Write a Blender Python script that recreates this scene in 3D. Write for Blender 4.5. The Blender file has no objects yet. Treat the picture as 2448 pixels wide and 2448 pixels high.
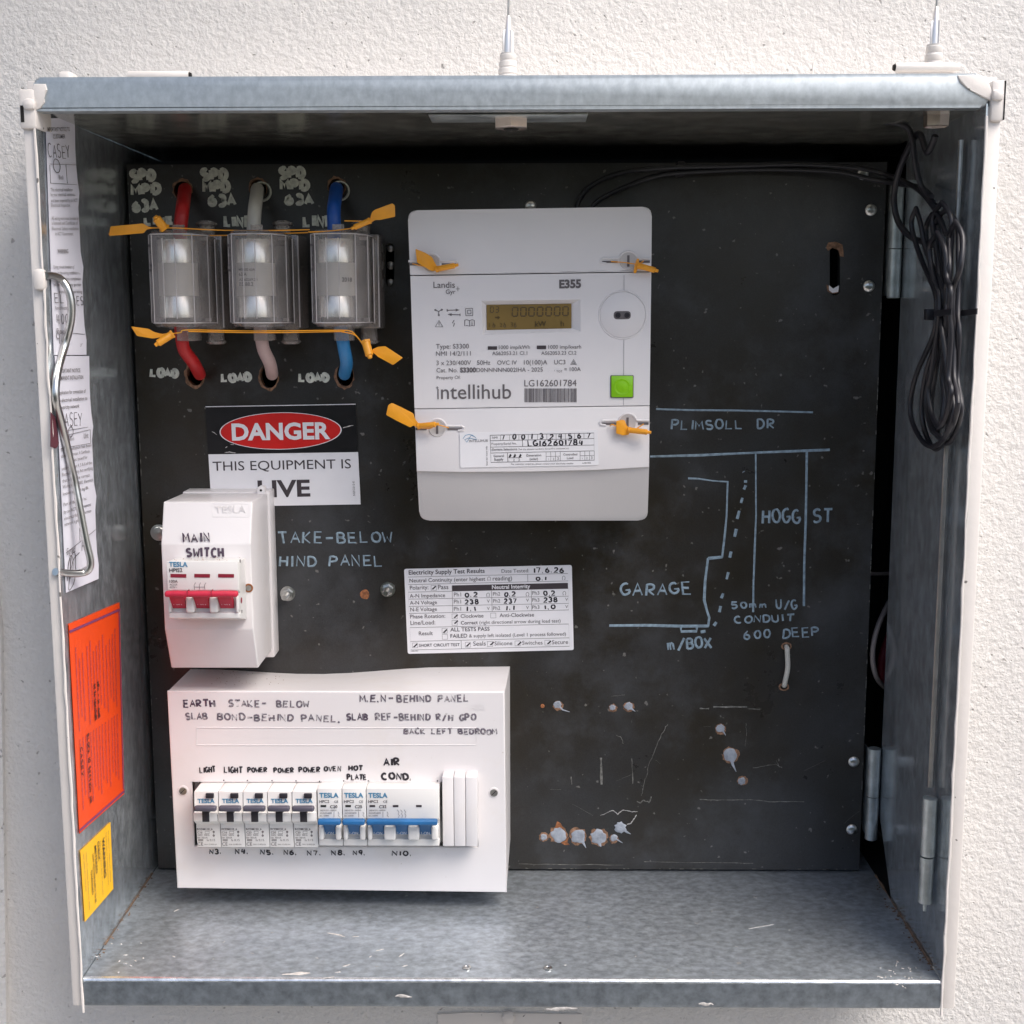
import bpy, bmesh, math, random
from mathutils import Vector, Matrix
random.seed(7)
C = bpy.context.scene.collection
SC = bpy.context.scene
R = math.radians
# ---------------------------------------------------------------- camera, world, sun, exposure
F = 3127.9                                  # focal length in pixels of a 2448 px wide picture
yaw, pit, rol = R(-0.6112), R(-8.6296), R(-0.1238)
CAM = Vector((0.31566, -0.87737, 0.47029))
FW = Vector((math.sin(yaw)*math.cos(pit), math.cos(yaw)*math.cos(pit), math.sin(pit)))
r0 = Vector((math.cos(yaw), -math.sin(yaw), 0)); u0 = r0.cross(FW)
RT = r0*math.cos(rol) + u0*math.sin(rol); UP = -r0*math.sin(rol) + u0*math.cos(rol)
cd = bpy.data.cameras.new('camera'); cam = bpy.data.objects.new('camera', cd); C.objects.link(cam)
m = Matrix.Identity(4)
for i in range(3):
    m[i][0] = RT[i]; m[i][1] = UP[i]; m[i][2] = -FW[i]; m[i][3] = CAM[i]
cam.matrix_world = m
cd.sensor_width = 36; cd.lens = F/2448*36; cd.clip_start = .01; cd.clip_end = 300
SC.camera = cam
SUN_EL, SUN_AZ = R(55), R(130)              # azimuth measured from +Y clockwise (towards +X)
W = bpy.data.worlds.new('World'); SC.world = W; W.use_nodes = True
wn = W.node_tree.nodes; wl = W.node_tree.links
sky = wn.new('ShaderNodeTexSky'); sky.sky_type = 'NISHITA'; sky.sun_disc = False
sky.sun_elevation = SUN_EL; sky.sun_rotation = SUN_AZ; sky.air_density = 1.0; sky.dust_density = 4.0; sky.ozone_density = 1.0
wn['Background'].inputs['Strength'].default_value = 0.10
wl.new(sky.outputs[0], wn['Background'].inputs['Color'])
sd = bpy.data.lights.new('sun', 'SUN'); sun = bpy.data.objects.new('sun', sd); C.objects.link(sun)
sd.energy = 1.5; sd.angle = R(40); sd.color = (1, .955, .91)
sdir = Vector((math.sin(SUN_AZ)*math.cos(SUN_EL), math.cos(SUN_AZ)*math.cos(SUN_EL), math.sin(SUN_EL)))
sun.rotation_euler = sdir.to_track_quat('Z', 'Y').to_euler(); sun.location = sdir*5
SC.view_settings.view_transform = 'Standard'; SC.view_settings.look = 'None'
SC.view_settings.exposure = 1.14; SC.view_settings.gamma = 1
SC.render.engine = 'CYCLES'

def ray(u, v): return RT*((u-1224)/F) + UP*((1224-v)/F) + FW
def at(u, v, y):                            # measured point of the photo on the real plane y
    d = ray(u, v); return CAM + d*((y-CAM.y)/d.y)
def atx(u, v, x):
    d = ray(u, v); return CAM + d*((x-CAM.x)/d.x)
def atz(u, v, z):
    d = ray(u, v); return CAM + d*((z-CAM.z)/d.z)
# ---------------------------------------------------------------- materials
MT = {}
def nodes(name):
    mt = bpy.data.materials.new(name); mt.use_nodes = True; MT[name] = mt
    nt = mt.node_tree; return mt, nt, nt.nodes['Principled BSDF']
def tex(nt, kind, scale, detail=4, rough=.55, mapping=None):
    tc = nt.nodes.new('ShaderNodeTexCoord'); t = nt.nodes.new(kind); t.inputs['Scale'].default_value = scale
    if kind == 'ShaderNodeTexNoise': t.inputs['Detail'].default_value = detail; t.inputs['Roughness'].default_value = rough
    mp = nt.nodes.new('ShaderNodeMapping')
    if mapping: mp.inputs['Scale'].default_value = mapping
    nt.links.new(tc.outputs['Object'], mp.inputs[0]); nt.links.new(mp.outputs[0], t.inputs['Vector']); return t
def ramp(nt, src, stops, lin=True):
    r = nt.nodes.new('ShaderNodeValToRGB'); nt.links.new(src, r.inputs[0]); e = r.color_ramp.elements
    while len(e) < len(stops): e.new(.5)
    for i, (p, c) in enumerate(stops):
        e[i].position = p; e[i].color = (*c, 1) if len(c) == 3 else c
    return r
def bump(nt, b, src, strength, dist):
    n = nt.nodes.new('ShaderNodeBump'); n.inputs['Strength'].default_value = strength; n.inputs['Distance'].default_value = dist
    nt.links.new(src, n.inputs['Height']); nt.links.new(n.outputs[0], b.inputs['Normal']); return n
def mixc(nt, fac, a, b, mode='MIX'):
    n = nt.nodes.new('ShaderNodeMix'); n.data_type = 'RGBA'; n.blend_type = mode
    if isinstance(fac, (int, float)): n.inputs[0].default_value = fac
    else: nt.links.new(fac, n.inputs[0])
    for k, x in ((6, a), (7, b)):
        if isinstance(x, tuple): n.inputs[k].default_value = (*x, 1)
        else: nt.links.new(x, n.inputs[k])
    return n.outputs[2]
def plain(name, col, rough=.5, metal=0, spec=.5, var=.06, scale=60, bmp=0, bs=400, coat=0):
    mt, nt, b = nodes(name)
    b.inputs['Roughness'].default_value = rough; b.inputs['Metallic'].default_value = metal
    b.inputs['Specular IOR Level'].default_value = spec; b.inputs['Coat Weight'].default_value = coat
    n = tex(nt, 'ShaderNodeTexNoise', scale)
    lo = tuple(c*(1-var) for c in col); hi = tuple(min(1, c*(1+var)) for c in col)
    r = ramp(nt, n.outputs[0], [(.3, lo), (.7, hi)]); nt.links.new(r.outputs[0], b.inputs['Base Color'])
    if bmp: bump(nt, b, tex(nt, 'ShaderNodeTexNoise', bs).outputs[0], bmp, .0005)
    return mt
plain('white_plastic', (.73, .705, .71), .38, var=.02, scale=12)
def aged(name):
    nt = MT[name].node_tree; b = nt.nodes['Principled BSDF']; src = b.inputs['Base Color'].links[0].from_socket
    a = tex(nt, 'ShaderNodeTexNoise', 17, 6, .7); r_ = ramp(nt, a.outputs[0], [(.52, (0, 0, 0)), (.75, (.35, .35, .35))])
    d = tex(nt, 'ShaderNodeTexNoise', 260, 2, .5); dm = ramp(nt, d.outputs[0], [(.76, (0, 0, 0)), (.80, (.5, .5, .5))])
    c = mixc(nt, r_.outputs[0], src, (.66, .60, .54)); nt.links.new(mixc(nt, dm.outputs[0], c, (.42, .36, .30)), b.inputs['Base Color'])
    rr = ramp(nt, a.outputs[0], [(.35, (.30,)*3), (.7, (.48,)*3)]); nt.links.new(rr.outputs[0], b.inputs['Roughness'])
    bump(nt, b, tex(nt, 'ShaderNodeTexNoise', 700, 2).outputs[0], .12, .0003)
aged('white_plastic')
plain('breaker_plastic', (.72, .71, .695), .35, var=.02, scale=30)
plain('meter_plastic', (.76, .735, .74), .5, var=.03, scale=15, bmp=.15, bs=900)
plain('meter_lower_plastic', (.56, .54, .535), .4, var=.03, scale=15, bmp=.15, bs=900)
plain('label_white', (.80, .79, .81), .4, var=.02)
plain('paper', (.72, .72, .80), .6, var=.05, scale=14)
plain('ink', (.045, .035, .04), .6)
plain('ink_grey', (.13, .115, .12), .6)
plain('ink_faint', (.28, .27, .29), .6)
plain('ink_black', (.015, .012, .018), .45)
plain('ink_blue', (.05, .22, .38), .5)
plain('sign_black', (.012, .011, .012), .3, var=.3, scale=80)
plain('sign_red', (.62, .02, .018), .3)
plain('red_plastic', (.50, .018, .05), .45, var=.1, bmp=.4, bs=700)
plain('dark_red', (.22, .012, .03), .5)
plain('blue_plastic', (.014, .115, .30), .45, var=.15, bmp=.4, bs=700)
plain('grey_plastic', (.075, .07, .095), .4, var=.1, bmp=.3, bs=700)
plain('black_plastic', (.025, .022, .028), .45)
plain('cable_black', (.014, .014, .019), .42, var=.2, scale=40)
plain('cable_red', (.50, .016, .018), .42)
plain('cable_white', (.58, .56, .50), .45)
plain('cable_pink', (.50, .36, .34), .45)
plain('cable_blue', (.012, .10, .46), .4)
plain('cable_blue_light', (.03, .22, .50), .4)
plain('reflection_red', (.10, .022, .035), .5)
plain('wire_grey', (.20, .17, .16), .5)
plain('seal_orange', (.86, .36, .02), .4, var=.08)
plain('sticker_orange', (.86, .075, .006), .45, var=.08, scale=9)
plain('sticker_yellow', (.93, .52, .02), .45, var=.04)
plain('sticker_purple', (.22, .05, .14), .5)
plain('button_green', (.23, .55, .012), .3)
plain('steel', (.62, .62, .60), .28, metal=1, var=.12)
plain('nickel', (.82, .80, .79), .34, metal=.75, var=.06)
plain('steel_dull', (.42, .41, .39), .42, metal=1, var=.2, scale=90)
plain('brass', (.78, .66, .58), .3, metal=1, var=.1)
plain('fuse_cap', (.90, .88, .83), .27, metal=.82, var=.03)
plain('ceramic', (.62, .58, .53), .5, var=.04)
plain('rust', (.30, .115, .045), .8, var=.5, scale=300)
plain('dirt', (.16, .105, .07), .9, var=.4, scale=300)
plain('fibre', (.25, .14, .085), .9, var=.5, scale=400)
plain('silicone', (.33, .36, .41), .35, var=.25, scale=160, bmp=.8, bs=250)
plain('chalk', (.72, .74, .66), .55, var=.25, scale=250)
plain('chalk_blue', (.25, .335, .40), .6, var=.35, scale=250)
plain('scratch', (.17, .165, .15), .8, var=.5, scale=400)
plain('scratch_pale', (.50, .48, .46), .8, var=.3, scale=400)
plain('lcd', (.23, .155, .055), .18, var=.12, scale=22)
plain('lcd_segment', (.085, .055, .02), .3)
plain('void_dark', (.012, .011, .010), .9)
plain('rubber_white', (.62, .60, .58), .55)
def worn_ink(name, col, lo, hi, sc):
    mt, nt, b = nodes(name); b.inputs['Base Color'].default_value = (*col, 1); b.inputs['Roughness'].default_value = .6
    n = tex(nt, 'ShaderNodeTexNoise', sc, 3); r = ramp(nt, n.outputs[0], [(lo, (0, 0, 0)), (hi, (1, 1, 1))])
    nt.links.new(r.outputs[0], b.inputs['Alpha'])
worn_ink('marker', (.07, .045, .075), .24, .46, 260)
worn_ink('marker_worn', (.15, .13, .16), .30, .56, 330)
def galv(name, base, rough0, rough1, metal, spots=.5, sc=55, mapping=(1, 1, 1), con=.25, vs=.9):
    mt, nt, b = nodes(name); b.inputs['Metallic'].default_value = metal
    n = tex(nt, 'ShaderNodeTexNoise', sc, 6, .65, mapping); n2 = tex(nt, 'ShaderNodeTexNoise', 7, 3)
    v = tex(nt, 'ShaderNodeTexVoronoi', sc*vs, mapping=mapping)
    lo = tuple(c*(1-con) for c in base); hi = tuple(min(1, c*(1+con)) for c in base)
    c1 = ramp(nt, n.outputs[0], [(.35, lo), (.65, hi)]).outputs[0]
    c2 = ramp(nt, v.outputs['Color'], [(.0, (.82, .82, .84)), (1, (1.12, 1.12, 1.1))]).outputs[0]
    c3 = mixc(nt, .6*spots, c1, c2, 'MULTIPLY')
    c4 = mixc(nt, .3, c3, ramp(nt, n2.outputs[0], [(.3, (.75, .77, .80)), (.7, (1.1, 1.08, 1.02))]).outputs[0], 'MULTIPLY')
    # rust and grime specks of their own shape
    d = tex(nt, 'ShaderNodeTexNoise', 140, 2, .5); dm = ramp(nt, d.outputs[0], [(.74, (0, 0, 0)), (.78, (1, 1, 1))]).outputs[0]
    c5 = mixc(nt, dm, c4, (.55, .53, .50))
    nt.links.new(c5, b.inputs['Base Color'])
    rr = ramp(nt, n.outputs[0], [(.3, (rough0,)*3), (.7, (rough1,)*3)]); nt.links.new(rr.outputs[0], b.inputs['Roughness'])
    bump(nt, b, n2.outputs[0], .25, .004)
galv('galv_side', (.56, .61, .65), .10, .26, .74, .5, 120, (1, 1, .6))
galv('galv_ceiling', (.56, .56, .50), .14, .26, .82, .4)
galv('galv_floor', (.46, .505, .55), .30, .42, .70, .8, 150, (1, 1.35, 1), .24, .8)
galv('galv_rim', (.47, .51, .535), .40, .50, .70, .3, 180, (1, 1, .7), .12)
galv('galv_dim_reflection', (.23, .265, .30), .34, .5, .75, .6, 110)  # darker base stands in for the dim ground reflection on the bottom rim
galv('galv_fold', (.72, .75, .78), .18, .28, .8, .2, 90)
galv('galv_hinge', (.46, .50, .50), .3, .45, .7)
def panel_mat():
    mt, nt, b = nodes('panel_black')
    n = tex(nt, 'ShaderNodeTexNoise', 6, 6, .6); f = tex(nt, 'ShaderNodeTexNoise', 900, 2)
    c1 = ramp(nt, n.outputs[0], [(.38, (.021, .016, .009)), (.60, (.033, .033, .034))]).outputs[0]
    c2 = mixc(nt, .35, c1, ramp(nt, f.outputs[0], [(.3, (.5, .5, .5)), (.7, (1.5, 1.5, 1.5))]).outputs[0], 'MULTIPLY')
    sm = tex(nt, 'ShaderNodeTexNoise', 14, 8, .7); c2 = mixc(nt, ramp(nt, sm.outputs[0], [(.50, (0, 0, 0)), (.70, (.6, .6, .6))]).outputs[0], c2, (.062, .065, .070))
    d = tex(nt, 'ShaderNodeTexNoise', 210, 2, .4)
    dm = ramp(nt, d.outputs[0], [(.725, (0, 0, 0)), (.77, (.5, .5, .5))]).outputs[0]
    nt.links.new(mixc(nt, dm, c2, (.26, .25, .23)), b.inputs['Base Color'])
    rr = ramp(nt, sm.outputs[0], [(.3, (.25,)*3), (.7, (.44,)*3)]); nt.links.new(rr.outputs[0], b.inputs['Roughness'])
    bump(nt, b, f.outputs[0], .12, .0004)
panel_mat()
def stucco(name, col):
    mt, nt, b = nodes(name); b.inputs['Roughness'].default_value = .85; b.inputs['Specular IOR Level'].default_value = .25
    n1 = tex(nt, 'ShaderNodeTexNoise', 300, 4, .6); n2 = tex(nt, 'ShaderNodeTexNoise', 135, 3, .55); n3 = tex(nt, 'ShaderNodeTexNoise', 3, 3)
    v = tex(nt, 'ShaderNodeTexVoronoi', 95)
    pit = ramp(nt, tex(nt, 'ShaderNodeTexNoise', 230, 1, .4).outputs[0], [(.71, (0, 0, 0)), (.78, (1, 1, 1))])
    lo = tuple(c*.93 for c in col)
    c1 = ramp(nt, n3.outputs[0], [(.3, lo), (.7, col)]).outputs[0]
    c2 = mixc(nt, .25, c1, ramp(nt, n1.outputs[0], [(.3, (.86, .85, .84)), (.6, (1.05, 1.05, 1.05))]).outputs[0], 'MULTIPLY')
    pf = nt.nodes.new('ShaderNodeMath'); pf.operation = 'MULTIPLY'; pf.inputs[1].default_value = .5; nt.links.new(pit.outputs[0], pf.inputs[0])
    nt.links.new(mixc(nt, pf.outputs[0], c2, (.20, .18, .17)), b.inputs['Base Color'])
    h = nt.nodes.new('ShaderNodeMath'); h.operation = 'MULTIPLY_ADD'; h.inputs[1].default_value = .8
    nt.links.new(n2.outputs[0], h.inputs[0]); nt.links.new(n1.outputs[0], h.inputs[2])
    h2 = nt.nodes.new('ShaderNodeMath'); h2.operation = 'MULTIPLY_ADD'; h2.inputs[1].default_value = -.9
    nt.links.new(pit.outputs[0], h2.inputs[0]); nt.links.new(h.outputs[0], h2.inputs[2])
    bump(nt, b, h2.outputs[0], .6, .0026)
stucco('wall_render', (.70, .685, .665))
def paint(name, col):
    mt, nt, b = nodes(name); b.inputs['Roughness'].default_value = .42
    d = tex(nt, 'ShaderNodeTexNoise', 130, 2, .4); dm = ramp(nt, d.outputs[0], [(.735, (0, 0, 0)), (.75, (1, 1, 1))]).outputs[0]
    n = tex(nt, 'ShaderNodeTexNoise', 9, 4); c = ramp(nt, n.outputs[0], [(.3, tuple(x*.93 for x in col)), (.7, col)]).outputs[0]
    nt.links.new(mixc(nt, dm, c, (.16, .15, .14)), b.inputs['Base Color'])
    bump(nt, b, tex(nt, 'ShaderNodeTexNoise', 160, 3).outputs[0], .25, .001)
paint('cream_paint', (.74, .70, .665))
ADDED_HEDGE_TOP = .75
plain('added_foliage_green', (.05, .075, .03), .7, var=.5, scale=6)
plain('ground_paving', (.40, .38, .36), .9, var=.3, scale=4)
def clear(name, h0, h1, col):
    mt, nt, b = nodes(name); out = nt.nodes['Material Output']
    tr = nt.nodes.new('ShaderNodeBsdfTransparent'); tr.inputs[0].default_value = (.96, .95, .94, 1)
    gl = nt.nodes.new('ShaderNodeBsdfGlossy'); gl.inputs['Roughness'].default_value = .08
    df = nt.nodes.new('ShaderNodeBsdfDiffuse'); df.inputs[0].default_value = (*col, 1)
    fr = nt.nodes.new('ShaderNodeLayerWeight'); fr.inputs[0].default_value = .35
    m1 = nt.nodes.new('ShaderNodeMixShader'); m2 = nt.nodes.new('ShaderNodeMixShader')
    n = tex(nt, 'ShaderNodeTexNoise', 60, 4); rr = ramp(nt, n.outputs[0], [(.3, (h0,)*3), (.8, (h1,)*3)])
    nt.links.new(rr.outputs[0], m1.inputs[0]); nt.links.new(tr.outputs[0], m1.inputs[1]); nt.links.new(df.outputs[0], m1.inputs[2])
    nt.links.new(fr.outputs['Fresnel'], m2.inputs[0]); nt.links.new(m1.outputs[0], m2.inputs[1]); nt.links.new(gl.outputs[0], m2.inputs[2])
    nt.links.new(m2.outputs[0], out.inputs[0])
clear('clear_plastic', .14, .26, (.84, .79, .77)); clear('clear_hazy', .30, .42, (.60, .54, .50)); clear('clear_edge', .5, .75, (.80, .75, .74))
# ---------------------------------------------------------------- mesh building
class MB:
    def __init__(s): s.v = []; s.f = []; s.m = []; s.mats = []; s.mat = None
    def use(s, name): s.mat = name; return s
    def mi(s):
        if s.mat not in s.mats: s.mats.append(s.mat)
        return s.mats.index(s.mat)
    def add(s, vs, fs):
        o = len(s.v); s.v += [tuple(p) for p in vs]; k = s.mi()
        for f in fs: s.f.append(tuple(i+o for i in f)); s.m.append(k)
    def bm(s, b):
        b.verts.index_update(); s.add([v.co.copy() for v in b.verts], [[v.index for v in f.verts] for f in b.faces]); b.free()
    def box(s, x0, x1, y0, y1, z0, z1, bev=0, seg=2):
        b = bmesh.new(); bmesh.ops.create_cube(b, size=1)
        for v in b.verts: v.co = Vector(((x0+x1)/2+v.co.x*(x1-x0), (y0+y1)/2+v.co.y*(y1-y0), (z0+z1)/2+v.co.z*(z1-z0)))
        if bev: bmesh.ops.bevel(b, geom=b.edges[:], offset=bev, segments=seg, affect='EDGES', profile=.5)
        s.bm(b)
    def slab(s, poly, depth, bev=0, seg=2, lift=0):
        """poly: 3D points seen from the front (any winding); extruded along vector depth"""
        P = [Vector(p) for p in poly]; D = Vector(depth)
        n = sum(((P[i]-P[0]).cross(P[i+1]-P[0]) for i in range(1, len(P)-1)), Vector())
        if n.dot(D) > 0: P.reverse()
        b = bmesh.new(); fr = [b.verts.new(p) for p in P]; bk = [b.verts.new(p+D) for p in P]
        f = b.faces.new(fr); b.faces.new(list(reversed(bk)))
        k = len(P)
        for i in range(k): b.faces.new((fr[(i+1) % k], fr[i], bk[i], bk[(i+1) % k]))
        if bev: bmesh.ops.bevel(b, geom=list(f.edges), offset=bev, segments=seg, affect='EDGES', profile=.5)
        s.bm(b)
    def extx(s, prof, x0, x1, bev=0, seg=2):
        s.slab([(x0, y, z) for y, z in prof], (x1-x0, 0, 0)) if not bev else s._extb(prof, x0, x1, bev, seg)
    def _extb(s, prof, x0, x1, bev, seg):
        P = [Vector((x0, y, z)) for y, z in prof]; D = Vector((x1-x0, 0, 0)); b = bmesh.new()
        n = sum(((P[i]-P[0]).cross(P[i+1]-P[0]) for i in range(1, len(P)-1)), Vector())
        if n.dot(D) > 0: P.reverse()
        fr = [b.verts.new(p) for p in P]; bk = [b.verts.new(p+D) for p in P]; k = len(P)
        b.faces.new(fr); b.faces.new(list(reversed(bk)))
        for i in range(k): b.faces.new((fr[(i+1) % k], fr[i], bk[i], bk[(i+1) % k]))
        bmesh.ops.bevel(b, geom=b.edges[:], offset=bev, segments=seg, affect='EDGES', profile=.5); s.bm(b)
    def tube(s, path, r, n=8, closed=False, flat=None, cap=True):
        P = [Vector(p) for p in path]; k = len(P)
        if k < 2: return
        rs = r if isinstance(r, (list, tuple)) else [r]*k
        vs = []; fs = []; prev = None
        for i in range(k):
            a = P[(i-1) % k] if (closed or i > 0) else P[i]; c = P[(i+1) % k] if (closed or i < k-1) else P[i]
            t = (c-a).normalized() if (c-a).length > 1e-9 else Vector((0, 0, 1))
            if flat is not None: nn = Vector(flat); sd_ = t.cross(nn).normalized(); up = nn
            else:
                if prev is None: prev = Vector((0, 1, 0)) if abs(t.y) < .9 else Vector((1, 0, 0))
                up = (prev - t*prev.dot(t)).normalized(); prev = up; sd_ = t.cross(up)
            for j in range(n):
                an = 2*math.pi*j/n
                hh = (s.flat_h if flat is not None else rs[i])
                vs.append(P[i] + sd_*math.cos(an)*rs[i] + up*math.sin(an)*hh)
        for i in range(k if closed else k-1):
            for j in range(n):
                a = i*n+j; b_ = i*n+(j+1) % n; c = ((i+1) % k)*n+(j+1) % n; d = ((i+1) % k)*n+j; fs.append((a, d, c, b_))
        if cap and not closed:
            fs.append(tuple(range(n))); fs.append(tuple(reversed(range((k-1)*n, k*n))))
        s.add(vs, fs)
    flat_h = .00025
    def lathe(s, base, axis, prof, n=24, cap=True):
        """prof: (distance along axis, radius)"""
        B = Vector(base); A = Vector(axis).normalized()
        e1 = A.cross(Vector((0, 0, 1)) if abs(A.z) < .9 else Vector((1, 0, 0))).normalized(); e2 = A.cross(e1)
        vs = []; fs = []
        for h, r in prof:
            for j in range(n):
                a = 2*math.pi*j/n; vs.append(B + A*h + e1*math.cos(a)*r + e2*math.sin(a)*r)
        for i in range(len(prof)-1):
            for j in range(n): fs.append((i*n+j, i*n+(j+1) % n, (i+1)*n+(j+1) % n, (i+1)*n+j))
        if cap: fs.append(tuple(reversed(range(n)))); fs.append(tuple(range((len(prof)-1)*n, len(prof)*n)))
        s.add(vs, fs)
    def build(s, name, parent=None, **kw):
        me = bpy.data.meshes.new(name); me.from_pydata(s.v, [], s.f); me.update()
        for k in s.mats: me.materials.append(MT[k])
        for p, k in zip(me.polygons, s.m): p.material_index = k; p.use_smooth = True
        b = bmesh.new(); b.from_mesh(me); bmesh.ops.recalc_face_normals(b, faces=b.faces); b.to_mesh(me); b.free()
        me.set_sharp_from_angle(angle=R(38))
        o = bpy.data.objects.new(name, me); C.objects.link(o)
        if parent is not None:
            o.parent = parent; o.matrix_parent_inverse = Matrix.Translation(-org(parent))
        else:                                       # put the origin at the thing itself
            c = sum((Vector(v.co) for v in me.vertices), Vector())/max(1, len(me.vertices))
            me.transform(Matrix.Translation(-c)); o.location = c
        for q, val in kw.items(): o[q] = val
        return o
def org(o): return o.location.copy() if o.parent is None else Vector()
def thing(name, label, cat, loc, group=None):
    o = bpy.data.objects.new(name, None); C.objects.link(o); o.location = loc; o.empty_display_size = .01
    o['label'] = label; o['category'] = cat
    if group: o['group'] = group
    return o
def dup(root, delta, label):
    r = root.copy(); C.objects.link(r); r.location = root.location + Vector(delta); r['label'] = label
    for ch in list(root.children):
        c = ch.copy(); C.objects.link(c); c.parent = r
        for g in list(ch.children):
            d = g.copy(); C.objects.link(d); d.parent = c
    return r
def rpoly(pts, r, n=4):
    P = [Vector(p) for p in pts]; out = []; k = len(P); rs = r if isinstance(r, (list, tuple)) else [r]*k
    for i in range(k):
        a, b, c = P[i-1], P[i], P[(i+1) % k]; u = (a-b).normalized(); w = (c-b).normalized(); q = rs[i]
        if q <= 0: out.append(b); continue
        p0 = b+u*q; p1 = b+w*q
        for j in range(n+1):
            t = j/n; out.append(p0*(1-t)**2 + b*2*t*(1-t) + p1*t*t)
    return out
def smooth(pts, n=6):
    P = [Vector(p) for p in pts]; out = []
    for i in range(len(P)-1):
        a = P[max(0, i-1)]; b = P[i]; c = P[i+1]; d = P[min(len(P)-1, i+2)]
        for j in range(n):
            t = j/n; out.append(.5*((2*b)+(c-a)*t+(2*a-5*b+4*c-d)*t*t+(3*b-a-3*c+d)*t**3))
    return out+[P[-1]]
# --- lettering: printed words with the built-in font, laid on a plane
tcache = {}
def glyphs(s, bold):
    key = (s, bold)
    if key not in tcache:
        cu = bpy.data.curves.new('t', 'FONT'); cu.body = s; cu.size = 1; cu.resolution_u = 3; cu.offset = bold
        o = bpy.data.objects.new('t', cu); C.objects.link(o); bpy.context.view_layer.update()
        me = bpy.data.meshes.new_from_object(o)
        vs = [v.co.copy() for v in me.vertices]; fs = [tuple(p.vertices) for p in me.polygons]
        bpy.data.objects.remove(o); bpy.data.curves.remove(cu); bpy.data.meshes.remove(me); tcache[key] = (vs, fs)
    return tcache[key]
def word(mb, s, A, B, n, h=None, bold=0., lift=.0002):
    """printed word from baseline point A to B, on a surface with outward normal n, cap height h (metres)"""
    vs, fs = glyphs(s, bold)
    if not vs: return
    A = Vector(A); B = Vector(B); n = Vector(n).normalized(); ex = (B-A); L = ex.length; ex.normalize(); ey = n.cross(ex)
    x0 = min(v.x for v in vs); x1 = max(v.x for v in vs); k = L/(x1-x0)
    if s in ('1', 'I'): k = L/.3
    ky = h/.72 if h else k
    mb.add([A + ex*(v.x-x0)*k + ey*v.y*ky + n*lift for v in vs], fs)
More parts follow.
